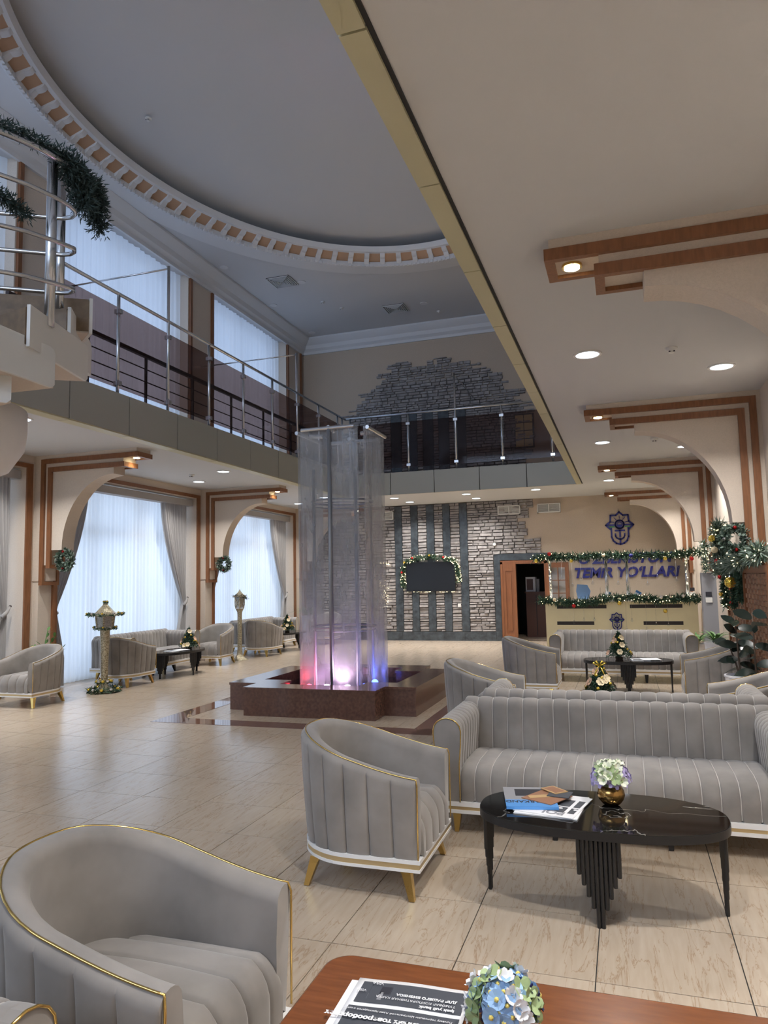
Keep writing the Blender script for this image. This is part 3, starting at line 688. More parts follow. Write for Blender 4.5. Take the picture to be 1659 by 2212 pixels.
# ------------------------------------------------------------------ fountain
ft = empty('fountain', (-3.86, 9.8, 0), 0, 'cross-shaped brown granite fountain with four wet glass sheets and coloured lights', 'fountain')
LG, SH = 1.275, .90
def plus(l, s_, o=0): l -= o; s_ -= o; return [(-s_,-l),(s_,-l),(s_,-s_-0*o-.04),(l,-s_-.04),(l,s_+.04),(s_,s_+.04),(s_,l),(-s_,l),(-s_,s_+.04),(-l,s_+.04),(-l,-s_-.04),(-s_,-s_-.04)]
po = plus(LG+.035, SH, 0); pi_ = plus(LG+.035, SH, .33)
mb = MB(); n = 12
mb.add([(x,y,0) for x,y in po]+[(x,y,.33) for x,y in po], [(i,(i+1)%n,(i+1)%n+n,i+n) for i in range(n)])
mb.add([(x,y,.02) for x,y in pi_]+[(x,y,.33) for x,y in pi_], [(i,(i+1)%n,(i+1)%n+n,i+n) for i in range(n)])
mb.build('basin_wall', M['redgranite'], ft)
po2 = plus(LG+.045, SH+.01, 0); pi2 = plus(LG+.035, SH, .345)
mb = MB(); mb.add([(x,y,.33) for x,y in po2]+[(x,y,.362) for x,y in po2]+[(x,y,.362) for x,y in pi2]+[(x,y,.33) for x,y in pi2], [(k*n+i, k*n+(i+1)%n, ((k+1)%4)*n+(i+1)%n, ((k+1)%4)*n+i) for k in range(4) for i in range(n)])
mb.build('coping', M['redgranite'], ft)
MB().prism(pi_, .012, .02, XYf).build('pool_floor', M['pool'], ft)
mb = MB(); mb.add([(x,y,.22) for x,y in pi_], [tuple(range(n))]); mb.build('water', M['water'], ft)
for k in range(4):
    q = Matrix.Rotation(k*pi/2, 4, 'Z')
    m_ = MB().box(-.435,.435,-.506,-.494,.14,3.86); m_.xf(q); gl_ = m_.build('glass_sheet', M['wetglass'], ft)
    m_ = MB().tube([(-.40,-.54,3.84),(.40,-.54,3.84)], .028, 10); m_.xf(q); m_.build('spout_pipe', M['steel'], gl_, smooth=40)
    m_ = MB().tube([(0,-.30,3.84),(0,-.52,3.86)], .03, 8); m_.xf(q); m_.build('feed_pipe', M['steel'], gl_, smooth=40)
    a = pi/4+k*pi/2
    MB().tube([(.45*cos(a),.45*sin(a),.02),(.45*cos(a),.45*sin(a),3.3)], .022, 10).build('steel_post', M['wetsteel'], ft, smooth=180)
MB().tube([(.02,-.54,.02),(.02,-.54,3.84)], .026, 10).build('steel_post', M['wetsteel'], ft, smooth=180)
MB().tube([(0,.54,.02),(0,.54,3.84)], .026, 10).build('steel_post', M['wetsteel'], ft, smooth=180)
for z in (2.85, 1.06):
    MB().tube([(.45*cos(2*pi*k/40),.45*sin(2*pi*k/40),z) for k in range(40)], .014, 8, closed=True).build('hoop', M['wetsteel'], ft, smooth=180)
    MB().tube([(.45*cos(2*pi*k/40),.45*sin(2*pi*k/40),z-.05) for k in range(40)], .008, 6, closed=True).build('hoop', M['wetsteel'], ft, smooth=180)
for x,y,mn,c,e,rot in ((-.40,-.36,'lampred',(1,.05,.08),7,(pi+.5,0,0)),(.16,-.33,'lampwhite',(1,.66,.95),20,(pi+.62,0,0)),(.36,-.15,'lampblue',(.08,.16,1),12,(pi,.5,0)),(.36,.25,'lampblue',(.08,.16,1),6,(pi,.5,0)),(-.15,-.33,'lampwhite',(.95,.45,1),4,(pi+.5,0,0))):
    lp = MB().lathe([(.055,.0),(.06,.05),(.045,.06)], 12, (x,y,.17)).build('spot_housing', M['black'], ft)
    MB().lathe([(.05,.0),(.047,.02),(.035,.038),(.015,.046)], 12, (x,y,.232)).build('lamp_lens', M[mn], lp, smooth=180)
    l = bpy.data.lights.new('pool_lamp', 'SPOT'); l.energy = e; l.color = c; l.shadow_soft_size = .04; l.spot_size = radians(105); l.spot_blend = .9
    o = bpy.data.objects.new('pool_lamp', l); COL.objects.link(o); o.parent = ft; o.location = (x,y,.30); o.rotation_euler = rot

# ------------------------------------------------------------------ upholstered armchair (faces local +x)
def rib(t, p, a):
    u = abs(2*((t/p) % 1.)-1)                     # 1 at the seam, 0 in the middle of a channel
    return -1.45*a*(1-(1-min(1,u)**2.6)**(1/2.6))
CHN = (0,.035,.10,.22,.38,.5,.62,.78,.90,.965)
HW, XB, XF = .395, -.02, .385
def upath(o=0.):
    """U-shaped plan, offset inwards by o; returns (x,y,nx,ny,s,u)"""
    hw = HW-o; pts = []; L1 = XF-XB; LA = pi*HW
    tot = 2*L1+LA
    nch = 15; pch = tot/nch
    for s_ in sorted([(c+e)*pch for c in range(nch) for e in CHN])+[tot]:
        if s_ <= L1: pts.append((XF-s_,-hw,0,-1,s_))
        elif s_ <= L1+LA: q = -pi/2-(s_-L1)/HW; pts.append((XB+hw*cos(q), hw*sin(q), cos(q), sin(q), s_))
        else: pts.append((XB+s_-L1-LA,hw,0,1,s_))
    return [(x,y,nx,ny,s_,1-abs(2*s_/tot-1)) for x,y,nx,ny,s_ in pts]
def arm_h(u): q = min(1,u/.86); return .635+.20*(q*q*(3-2*q)*.55+.45*q)
def make_chair():
    r = empty('armchair')
    P = upath(); m_ = MB(); NC = 0
    for (x,y,nx,ny,s_,u) in P:
        h = arm_h(u); ring = []
        def at(d, z): return (x-nx*d, y-ny*d, z)
        for k in range(7):
            z = .21+(h-.05-.21)*k/6; lean = .035*(1-k/6)**1.5; ring.append(at(lean-rib(s_,(2*(XF-XB)+pi*HW)/15,.013)*(1 if k < 6 else .5), z))
        for k in range(1,8): q = pi*k/8; ring.append(at(.055-.055*cos(q), h-.05+.05*sin(q)))
        for k in range(4): z = h-.05-(h-.05-.25)*k/3; ring.append(at(.11+.012*sin(pi*k/3), z))
        NC = len(ring); m_.v += ring
    N = len(P)
    m_.f += [(i*NC+k, i*NC+k+1, (i+1)*NC+k+1, (i+1)*NC+k) for i in range(N-1) for k in range(NC-1)]
    m_.f += [tuple(range(NC)), tuple(range((N-1)*NC+NC-1, (N-1)*NC-1, -1))]
    m_.build('shell', M['velvet'], r, smooth=50)
    pp = [(P[0][0]+.006, P[0][1]+.02, .22), (P[0][0]+.008, P[0][1]+.02, .60)]
    for (x,y,nx,ny,s_,u) in P[::3]: pp.append((x-nx*.028, y-ny*.028, arm_h(u)-.004))
    pp += [(P[-1][0]+.008, P[-1][1]-.02, .60), (P[-1][0]+.006, P[-1][1]-.02, .22)]
    MB().tube(pp, .0042, 6).build('gold_piping', M['gold'], r, smooth=180)
    # seat
    m_ = MB(); NY = 64; hw = HW-.105; prof = 15
    for i in range(NY+1):
        y = -hw+2*hw*i/NY; xb = XB-sqrt(max(hw*hw-y*y,0))*.98; rb = rib(y+.0725,.145,.014); e = max(0,abs(y)/hw-.86)/.14
        dome = .035*(1-(y/hw)**2)-.05*e*e
        for k in range(prof):
            if k < 8: t = k/7; x = xb+(XF-.06-xb)*t; z = .435+dome*(.6+.4*sin(pi*t))+rb
            else: q = (k-7)/7; x = XF-.06+(.075)*sin(min(q*1.5,1)*pi/2)+rb*.8; z = .435+dome*.6-(.225+dome*.6)*q**1.4+rb*(1-q)
            m_.v.append((x,y,z))
    m_.f += [(i*prof+k, (i+1)*prof+k, (i+1)*prof+k+1, i*prof+k+1) for i in range(NY) for k in range(prof-1)]
    m_.f += [tuple(range(prof)), tuple(range(NY*prof+prof-1, NY*prof-1, -1))]
    m_.build('seat_cushion', M['velvet'], r, smooth=60, recalc=True)
    MB().box(XB-.2,XF-.03,-HW+.1,HW-.1,.2,.36).build('seat_core', M['velvet'], r)
    out = [(x-nx*.03,y-ny*.03) for (x,y,nx,ny,s_,u) in P[::4]]+[(P[-1][0]+.012,P[-1][1]-.03)]; out[0] = (P[0][0]+.012, P[0][1]+.03)
    b = MB().prism(out, .150, .166, XYf).prism(out, .192, .212, XYf).build('plinth', M['basewhite'], r)
    MB().prism([(x*.992,y*.992) for x,y in out], .166, .192, XYf).build('gold_band', M['goldstripe'], b)
    for sx, sy in ((1,1),(1,-1),(-1,1),(-1,-1)):
        cx, cy = (.30 if sx > 0 else -.24), (.30 if sx > 0 else .255)
        lg = MB(); top = (cx, sy*cy); bt = (cx+sx*.045, sy*(cy+.045))
        a, b2 = .030, .015
        lg.add([(top[0]-a,top[1]-a,.15),(top[0]+a,top[1]-a,.15),(top[0]+a,top[1]+a,.15),(top[0]-a,top[1]+a,.15),
                (top[0]-a*.8+sx*.012,top[1]-a*.8+sy*.012,.118),(top[0]+a*.8+sx*.012,top[1]-a*.8+sy*.012,.118),(top[0]+a*.8+sx*.012,top[1]+a*.8+sy*.012,.118),(top[0]-a*.8+sx*.012,top[1]+a*.8+sy*.012,.118),
                (bt[0]-b2,bt[1]-b2,0),(bt[0]+b2,bt[1]-b2,0),(bt[0]+b2,bt[1]+b2,0),(bt[0]-b2,bt[1]+b2,0)],
               [(0,1,2,3),(0,4,5,1),(1,5,6,2),(2,6,7,3),(3,7,4,0),(4,8,9,5),(5,9,10,6),(6,10,11,7),(7,11,8,4),(8,11,10,9)])
        lg.box(cx-.07 if sx > 0 else cx-.02, cx+.02 if sx > 0 else cx+.07, sy*cy-.02, sy*cy+.02, .138, .15)
        lg.build('leg', M['gold'], r)
    return r
chair0 = make_chair()
CH = [((-1.50,4.20),0,'grey velvet tub armchair with gold legs left of the oval black table'),
      ((-1.58,2.08),0,'large grey velvet tub armchair in the left foreground'),
      ((-1.48,7.75),0,'grey tub armchair left of the back-to-back sofas'),
      ((-1.36,10.85),0,'grey tub armchair left of the table with the taller tree'),
      ((1.04,10.22),pi,'grey tub armchair behind the rubber plant on the right'),
      ((1.10,7.45),pi,'grey tub armchair at the right edge beyond the sofas'),
      ((-8.36,8.68),-pi/2,'grey tub armchair at the left edge by the first drape'),
      ((-8.28,10.62),pi/2,'grey tub armchair seen from behind beside the pagoda lantern'),
      ((-8.40,13.76),-pi/2,'grey tub armchair facing forward between the two lanterns'),
      ((-8.20,15.46),pi/2,'grey tub armchair seen from behind beyond the slender lantern'),
      ((-7.9,18.75),-pi/2,'grey tub armchair in the far left corner behind the fountain')]
for k, (p, a, lb) in enumerate(CH):
    o = chair0 if k == 0 else copy_tree(chair0)
    o.location = (p[0], p[1], .003); o.rotation_euler = (0,0,a); tag(o, lb, 'armchair', 'grey velvet armchairs')

# ------------------------------------------------------------------ sofa (faces local -y)
def swept(prof, axis, a0, a1, pitch, amp, step=.0135, taper=None):
    """closed 2-D profile swept along x or y with upholstery channels"""
    m_ = MB(); n = len(prof); nch = max(1, round((a1-a0)/pitch)); pitch = (a1-a0)/nch; ts = sorted([a0+(c+e)*pitch for c in range(nch) for e in CHN])+[a1]; N = len(ts)-1; nrm = []
    for i in range(n):
        (x0,y0), (x1,y1) = prof[i-1], prof[(i+1)%n]; d = math.hypot(x1-x0,y1-y0) or 1; nrm.append(((y1-y0)/d, -(x1-x0)/d))
    for j in range(N+1):
        t = ts[j]; rb = rib(t-a0, pitch, amp); e = min(t-a0, a1-t); sh = -.03*max(0,1-e/.03)**2
        for i in range(n):
            p, q = prof[i][0]+nrm[i][0]*(rb+sh), prof[i][1]+nrm[i][1]*(rb+sh); m_.v.append((t,p,q) if axis == 'x' else (p,t,q))
    m_.f += [(j*n+i, j*n+(i+1)%n, (j+1)*n+(i+1)%n, (j+1)*n+i) for j in range(N) for i in range(n)]
    m_.f += [tuple(range(n)), tuple(range((N+1)*n-1, N*n-1, -1))]
    m_.welt = MB()
    for c in range(1, nch):
        t = a0+c*pitch; m_.welt.tube([((t,)+tuple(prof[i][k]+nrm[i][k]*(-.9*amp) for k in (0,1))) if axis == 'x' else (prof[i][0]-nrm[i][0]*.9*amp, t, prof[i][1]-nrm[i][1]*.9*amp) for i in range(n)], .0030, 4, cap=False)
    return m_
def make_sofa(L=2.24, D=.86):
    r = empty('sofa'); hl = L/2
    bk = [(D,.21),(D,.42),(D,.66)]+[(D-.085+.085*cos(pi*k/8),.70+.085*sin(pi*k/8)) for k in range(0,9)]+[(D-.175,.62),(D-.19,.5),(D-.20,.36),(D-.2,.21)]
    q = swept(bk, 'x', -hl+.04, hl-.04, .112, .013); w_ = q.build('backrest', M['velvet'], r, smooth=50); q.welt.build('sheen_lines', M['welt'], w_, smooth=180)
    for s_ in (-1,1):
        o_, i_ = hl, hl-.16
        ar = [(s_*o_,.21),(s_*o_,.45),(s_*(o_+.015),.64)]+[(s_*(o_-.08+.095*cos(pi*k/8)),.67+.085*sin(pi*k/8)) for k in range(9)]+[(s_*(i_-.012),.58),(s_*(i_),.45),(s_*i_,.21)]
        if s_ < 0: ar = ar[::-1]
        q = swept(ar, 'y', 0.0, D-.02, .085, .010); a = q.build('armrest', M['velvet'], r, smooth=50); q.welt.build('sheen_lines', M['welt'], a, smooth=180)
        fp = [(p*1.0,-.012 if True else 0,q) for p,q in ar]
        face = [(p[0]-s_*.0,p[2]) for p in fp]
        MB().prism(face, -.012, .03, FX).build('arm_front', M['velvet'], a)
        MB().tube([(p[0],-.013,p[2]) for p in fp], .0042, 6).build('gold_piping', M['gold'], a, smooth=180)
    st = [(D-.2,.21),(D-.2,.425),(.5,.445),(.22,.450),(.08,.435),(.02,.40),(-.012,.34),(-.005,.27),(0.0,.21)]
    q = swept(st, 'x', -hl+.15, hl-.15, .110, .013); w_ = q.build('seat_cushion', M['velvet'], r, smooth=50); q.welt.build('sheen_lines', M['welt'], w_, smooth=180)
    b = MB().box(-hl-.005,hl+.005,-.012,D,.135,.158).box(-hl-.005,hl+.005,-.012,D,.18,.212).build('plinth', M['basewhite'], r)
    MB().box(-hl,hl,-.008,D-.004,.158,.18).build('gold_band', M['goldstripe'], b)
    for x in (-hl+.12, -.35, .35, hl-.12):
        for y, s2 in ((.09,-1),(D-.1,1)):
            lg = MB(); lg.add([(x-.03,y-.03,.135),(x+.03,y-.03,.135),(x+.03,y+.03,.135),(x-.03,y+.03,.135),(x-.014,y+s2*.04-.014,0),(x+.014,y+s2*.04-.014,0),(x+.014,y+s2*.04+.014,0),(x-.014,y+s2*.04+.014,0)],
                   [(0,1,2,3),(0,4,5,1),(1,5,6,2),(2,6,7,3),(3,7,4,0),(4,7,6,5)]); lg.build('leg', M['gold'] if abs(x) > .5 else M['black'], r)
    return r
sofa0 = make_sofa()
SO = [((-.16,4.92),0,'grey channelled velvet sofa behind the oval black table in the foreground'),
      ((-.10,6.92),pi,'grey channelled sofa standing back to back with the foreground sofa'),
      ((-.10,12.30),0,'grey channelled sofa in front of the cream reception desk'),
      ((-8.48,12.15),pi/2,'grey channelled sofa under the window behind the pagoda lantern'),
      ((-8.48,17.0),pi/2,'grey channelled sofa under the farthest left window'),
      ((-1.33,.33),pi/2,'grey sofa whose arm just shows in the bottom left corner')]
for k, (p, a, lb) in enumerate(SO):
    o = sofa0 if k == 0 else copy_tree(sofa0)
    o.location = (p[0], p[1], .003); o.rotation_euler = (0,0,a); tag(o, lb, 'sofa', 'grey velvet sofas')

# ------------------------------------------------------------------ oval tables
def make_table():
    r = empty('coffee_table'); A, B = .63, .345
    ov = [(A*math.copysign(abs(cos(t))**.82, cos(t)), B*math.copysign(abs(sin(t))**.82, sin(t))) for t in [2*pi*k/72 for k in range(72)]]
    MB().prism(ov, .447, .462, XYf).build('marble_top', M['marble'], r, smooth=40)
    n = 72; mb = MB(); iv = [(x*.975,y*.96) for x,y in ov]
    mb.add([(x*1.005,y*1.008,.418) for x,y in ov]+[(x*1.005,y*1.008,.458) for x,y in ov]+[(x,y,.458) for x,y in iv]+[(x,y,.418) for x,y in iv], [(k*n+i,k*n+(i+1)%n,((k+1)%4)*n+(i+1)%n,((k+1)%4)*n+i) for k in range(4) for i in range(n)])
    mb.build('apron', M['black'], r, smooth=40)
    for k in range(4):
        q = k*pi/2; ax = (0,-B+.035) if k == 0 else (A-.035,0) if k == 1 else (0,B-.035) if k == 2 else (-A+.035,0)
        lg = empty('leg'); lg.parent = r; lg.location = (ax[0], ax[1], 0)
        for j in (-4.5,-3.5,-2.5,-1.5,-.5,.5,1.5,2.5,3.5,4.5):
            ln = .44*{.5:1.,1.5:.80,2.5:.68,3.5:.56,4.5:.45}[abs(j)]
            d = j*.0213; p = (d,0) if k % 2 == 0 else (0,d)
            MB().lathe([(.0095,.44-ln),(.0105,.445-ln),(.0105,.44)], 8, (p[0],p[1],0)).build('rod', M['black'], lg, smooth=40)
    return r
tab0 = make_table()
TB = [((-.19,4.13),0,'oval black marble coffee table with fluted legs in front of the foreground sofa'),
      ((-.02,11.45),0,'oval black coffee table in front of the sofa at the desk'),
      ((-.15,7.95),0,'black coffee table hidden behind the back-to-back sofas, holding the bowed tree'),
      ((-8.10,12.00),pi/2,'black coffee table with stepped fluted legs beside the pagoda lantern group'),
      ((-8.10,16.75),pi/2,'black coffee table at the far left, half hidden by the fountain')]
for k, (p, a, lb) in enumerate(TB):
    o = tab0 if k == 0 else copy_tree(tab0)
    o.location = (p[0], p[1], .0); o.rotation_euler = (0,0,a); tag(o, lb, 'table', 'oval black tables')

# wooden table in the foreground
wt = empty('wooden_table', (-.22, 1.92, 0), 0, 'reddish wooden table with rounded corners in the foreground', 'table')
def rrect(hx, hy, rd, n=8):
    o = []
    for cx, cy, a0 in ((hx-rd,hy-rd,0),(-hx+rd,hy-rd,pi/2),(-hx+rd,-hy+rd,pi),(hx-rd,-hy+rd,1.5*pi)):
        for k in range(n+1): q = a0+pi/2*k/n; o.append((cx+rd*cos(q), cy+rd*sin(q)))
    return o
tp = MB().prism(rrect(.74,.38,.085), .468, .50, XYf).build('table_top', M['woodtop'], wt, smooth=40)
md = tp.modifiers.new('bevel','BEVEL'); md.width = .008; md.segments = 3; md.limit_method = 'ANGLE'
MB().box(-.62,.62,-.27,.27,.40,.468).build('apron', M['woodtop'], wt)
for sx in (-1,1):
    for sy in (-1,1): MB().lathe([(.022,0),(.03,.2),(.033,.40)], 12, (sx*.60,sy*.26,0)).build('leg', M['woodtop'], wt, smooth=60)

# ------------------------------------------------------------------ papers on tables
np_ = empty('newspaper', (-.64, 1.93, .503), radians(2), 'folded newspaper with dark adverts on the wooden table', 'newspaper')
def page(u, v): return (-.17+.34*u, -.24+.48*v, .004*sin(pi*min(1,u*1.02))**2+.004+.004*u*u*(1 if v > .5 else .6))
mp_ = sheet(page, 16, 8).build('page', M['paper'], np_, smooth=180, recalc=False); md = mp_.modifiers.new('solid','SOLIDIFY'); md.thickness = .004
MB().box(-.19,.13,-.24,.225,0,.003).build('under_page', M['paper'], np_)
def adv(u0,u1,v0,v1,m,nm): sheet(lambda u,v: (lambda p:(p[0],p[1],p[2]+.0020))(page(u0+(u1-u0)*u, v0+(v1-v0)*v)), 10, 4).build(nm, m, np_, smooth=180, recalc=False)
adv(.06,.97,.74,.96,M['newsdark'],'advert'); adv(.04,.97,.1,.70,M['newsdark'],'advert')
adv(.10,.28,.78,.86,M['grey'],'bank_card'); adv(.14,.34,.84,.92,M['ink'],'bank_card')
def flip_text(body, x, y, size, m=M['paper'], bold=.0): text('print', body, size, m, np_, (x, y, .0125), (0,0,pi), bold, 0, .0003)
flip_text('VISA', -.085, .214, .018); flip_text('VISA', -.125, .170, .016); flip_text('ДЛЯ ВАШЕГО БИЗНЕСА', .14, .170, .015, bold=.0006); flip_text('ТУМОВАЯ КОРПОРАТИВНАЯ КАРТА', .14, .148, .013)
flip_text('ipak yuli bank', .14, .128, .018, bold=.0006); flip_text('Не на полных товарооборотах', .15, .045, .024, bold=.0012); flip_text('Почему торговцам Центральной Азии приходится считать', .145, .075, .011)
for k in range(5):
    p = (-.12+k*.058, -.01-.01*(k%2)); MB().add([(p[0]-.02,p[1]-.09,.0118),(p[0]+.02,p[1]-.09,.0118),(p[0]+.016,p[1]-.02,.0118),(p[0],p[1],.0118),(p[0]-.016,p[1]-.02,.0118)],[(0,1,2,3,4)]).build('arrow_print', M['red'] if k % 2 == 0 else M['paper'], np_)
# oval table papers
n2 = empty('newspaper', (-.44, 4.13, .463), radians(-6), 'white newspaper with grey headlines lying under the magazines', 'newspaper')
MB().box(-.16,.17,-.19,.21,0,.006).build('page', M['paper'], n2); q = MB().box(-.15,.17,-.18,.20,.0065,.010); q.xf(Matrix.Rotation(-.12,4,'Z')); q.build('page', M['paper'], n2)
for a in ((-.02,.10,.0,.12),(-.02,.10,-.11,-.015)):
    q = MB().box(a[0],a[1],a[2],a[3],.0101,.0107); q.xf(Matrix.Rotation(-.12,4,'Z')); q.build('photo_block', M['newsdark'], n2)
for a in ((.12,.155,.0,.12),(.12,.155,-.11,-.02)):
    q = MB().box(a[0],a[1],a[2],a[3],.0101,.0107); q.xf(Matrix.Rotation(-.12,4,'Z')); q.build('photo_block', M['newsdark'], n2)
text('headline', 'POL', .075, M['grey'], n2, (.10,-.115,.0109), (0,0,pi-.12), .002, 0, .0003)
for x,y in ((.02,-.05),(.06,-.05),(.14,-.06)): MB().lathe([(.012,0),(.012,.0008)], 10, (x,y,.011)).build('print_mark', M['paper'], n2)
mg = empty('magazine', (-.56, 4.20, .474), radians(12), 'blue-spined travel magazine on the oval black table', 'magazine')
MB().box(-.14,.13,-.19,.17,0,.014).build('pages', M['paper'], mg); MB().box(-.142,.132,-.192,-.07,.0141,.0152).build('cover', M['magblue'], mg); MB().box(-.142,.132,-.07,.172,.0141,.0152).build('cover_photo', M['grey'], mg)
MB().box(-.142,.132,-.1925,-.1915,.0,.0152).build('spine', M['magblue'], mg); MB().box(-.08,.10,.0,.13,.0153,.0157).build('photo_block', M['ink'], mg)
text('title', 'SAMARKAND', .052, M['ink'], mg, (.13,-.085,.0155), (0,0,pi), .0012, 0, .0003, width=.27)
br = empty('brochure', (-.47, 4.20, .4895), radians(-28), 'brown folded brochures on top of the blue magazine', 'brochure')
MB().box(-.09,.10,-.11,.10,0,.004).build('leaflet', M['magbrown'], br); q = MB().box(-.10,.12,-.02,.03,.0045,.0055); q.xf(Matrix.Rotation(.9,4,'Z')); q.build('sand_print', M['magsand'], br)
q = MB().box(-.02,.10,-.06,.06,.0056,.009); q.xf(Matrix.Translation((.0,.06,0)) @ Matrix.Rotation(.35,4,'Z')); q.build('leaflet', M['newsdark'], br)
q = MB().box(-.08,.05,-.04,.05,.0092,.013); q.xf(Matrix.Translation((-.01,.10,0)) @ Matrix.Rotation(-.3,4,'Z')); q.build('leaflet', M['magsand'], br); q = MB().box(-.07,.04,-.03,.04,.0131,.0135); q.xf(Matrix.Translation((-.01,.10,0)) @ Matrix.Rotation(-.3,4,'Z')); q.build('leaflet_photo', M['magbrown'], br)
for (x,y,z,a,lb) in ((.22,11.42,.463,.1,'open white newspaper on the table by the desk sofa'),(-8.05,11.85,.463,1.2,'scattered papers on the left black table')):
    n3 = empty('newspaper', (x,y,z), a, lb, 'newspaper'); MB().box(-.2,.06,-.13,.13,0,.008).build('page', M['paper'], n3); q = MB().box(-.06,.2,-.14,.1,.008,.013); q.xf(Matrix.Rotation(.15,4,'Z')); q.build('page', M['paper'], n3); MB().box(-.17,-.05,-.08,.08,.0081,.0088).build('photo_block', M['newsdark'], n3)

# ------------------------------------------------------------------ flower bowls
def petal_flower(m, n, r_, cup, name):
    q = MB()
    for k in range(n):
        a = 2*pi*k/n; i0 = len(q.v); w = r_*.42
        q.add([(0.05*r_,0,0),(r_*.45,-w,cup*r_*.35),(r_*.9,-w*.8,cup*r_*.8),(r_,0,cup*r_),(r_*.9,w*.8,cup*r_*.8),(r_*.45,w,cup*r_*.35)], [(0,1,2,3,4,5)]); q.xf(Matrix.Rotation(a,4,'Z'), i0)
    return q.mesh(name, m, recalc=False)
FLM = {'lilac':petal_flower(M['lilac'],4,.026,.25,'lilac_blossom'),'white':petal_flower(M['whitep'],7,.026,1.1,'white_rose'),'blue':petal_flower(M['bluep'],10,.025,.3,'blue_daisy'),'pale':petal_flower(M['paper'],7,.024,.9,'pale_flower'),'navy':petal_flower(M['navyp'],5,.014,.9,'navy_bud'),'leaf':petal_flower(M['palegreen'],5,.034,.5,'leaf_sprig')}
def place_flower(parent, kind, p, d):
    z = Vector(d).normalized(); o = link(FLM[kind].name, FLM[kind], parent, loc=p)
    o.rotation_mode = 'QUATERNION'; o.rotation_quaternion = z.to_track_quat('Z','Y') @ Matrix.Rotation(random.uniform(0,6),3,'Z').to_quaternion()
    if kind in ('white','blue'): MB().ball((0,0,.006),.007,6,4).build('flower_heart', M['yellow'] if kind == 'blue' else M['palegreen'], o)
def bouquet(parent, c, R_, kinds, n, zmin=-.15):
    for k in range(n):
        zf = 1-(k+.5)/n*(1-zmin); a = k*2.399+.3; rr_ = sqrt(max(0,1-zf*zf)); d = Vector((rr_*cos(a), rr_*sin(a), zf)); q = random.uniform(.9,1.1)
        place_flower(parent, kinds(d,k), (c[0]+R_*d.x*q*1.15, c[1]+R_*d.y*q*1.15, c[2]+R_*d.z*q*.9), d)
fb = empty('flower_bowl', (-.13, 4.24, .463), 0, 'bronze ribbed bowl of lilac and white flowers on the oval black table', 'flower bowl')
m_ = MB(); NS = 72; prof = [(.028,0),(.045,.008),(.062,.03),(.070,.055),(.066,.078),(.054,.098),(.048,.102)]
for r_, z in prof:
    for k in range(NS): a = 2*pi*k/NS; rr_ = r_*(1+.05*abs(sin(9*(a+z*9)))); m_.v.append((rr_*cos(a), rr_*sin(a), z))
m_.f += [(i*NS+k, i*NS+(k+1)%NS, (i+1)*NS+(k+1)%NS, (i+1)*NS+k) for i in range(len(prof)-1) for k in range(NS)]+[tuple(range(NS-1,-1,-1))]
m_.build('bowl', M['bronze'], fb, smooth=60); MB().lathe([(.05,.09),(.04,.10)],12).build('moss', M['palegreen'], fb)
bouquet(fb, (0,0,.135), .085, lambda d,k: 'lilac' if (abs(d.x) > .62 or d.z < .1) else ('white' if k % 3 else 'leaf'), 60)
fb2 = empty('flower_pot', (-.36, 2.03, .50), 0, 'small pot of blue daisies and pale flowers on the wooden table', 'flower pot')
MB().lathe([(.032,0),(.042,.06),(.045,.062)], 16).build('pot', M['pot'], fb2, smooth=60)
bouquet(fb2, (0,0,.075), .075, lambda d,k: ('blue','blue','pale','blue','leaf','navy','blue')[k % 7], 95, -.3)

# ------------------------------------------------------------------ small Christmas trees
def small_tree(loc, h, label, bow, seed):
    random.seed(seed); r = empty('christmas_tree', loc, 0, label, 'christmas tree'); m_ = MB()
    MB().lathe([(.05,0),(.06,.03),(.02,.05)],10).build('base', M['stemb'], r); MB().tube([(0,0,.03),(0,0,h*.93)],.008,6).build('trunk', M['stemb'], r)
    for k in range(34):
        t = (k+.5)/34; z = .05+(h-.07)*t; R_ = .54*h*(1-t)**.85*.85+.015
        for j in range(int(8-4*t)):
            a = k*2.4+j*2*pi/int(8-4*t); needles(m_, [(0,0,z+.02),(R_*cos(a),R_*sin(a),z-.02)], 16, .012, .035, .0045)
    m_.build('foliage', M['needle'], r, kind='stuff', recalc=False)
    for k in range(24):
        t = random.uniform(.06,.9); a = k*2.4; R_ = .54*h*(1-t)**.85*.85+.01; p = (R_*cos(a), R_*sin(a), .05+(h-.07)*t)
        if k % 2: bauble(r, p, .019, M['goldb'])
        else:
            o = link('poinsettia', petal_flower(M['cream'] if k % 4 else M['pink'],6,.046,.3,'poinsettia'), r, loc=p); o.rotation_mode = 'QUATERNION'; o.rotation_quaternion = Vector((cos(a),sin(a),.5)).to_track_quat('Z','Y')
    if bow:
        for s_ in (-1,1): MB().tube([(0,-.02,h-.02),(s_*.03,-.03,h+.025),(s_*.06,-.03,h+.005),(s_*.03,-.03,h-.015),(0,-.02,h-.02)],[.006,.012,.014,.011,.006],6).build('bow_loop', M['goldb'], r, smooth=180); MB().tube([(0,-.02,h-.02),(s_*.03,-.05,h-.07),(s_*.05,-.06,h-.12)],[.006,.010,.008],6).build('bow_tail', M['goldb'], r, smooth=180)
    else: MB().tube([(0,0,h-.05),(0,0,h+.05)],[.012,.002],6).build('tip', M['needle'], r)
small_tree((-.14,11.45,.463), .40, 'taller tabletop christmas tree with gold and cream flowers in front of the desk sofa', False, 3)
small_tree((-.30,8.0,.463), .33, 'tabletop christmas tree with a yellow bow behind the back-to-back sofas', True, 4)
small_tree((-8.05,12.25,.463), .40, 'tabletop christmas tree with gold flowers on the left black table', False, 5)
small_tree((-8.12,16.7,.463), .42, 'tabletop christmas tree with peach lilies beside the fountain at the far left', False, 6)
random.seed(11)

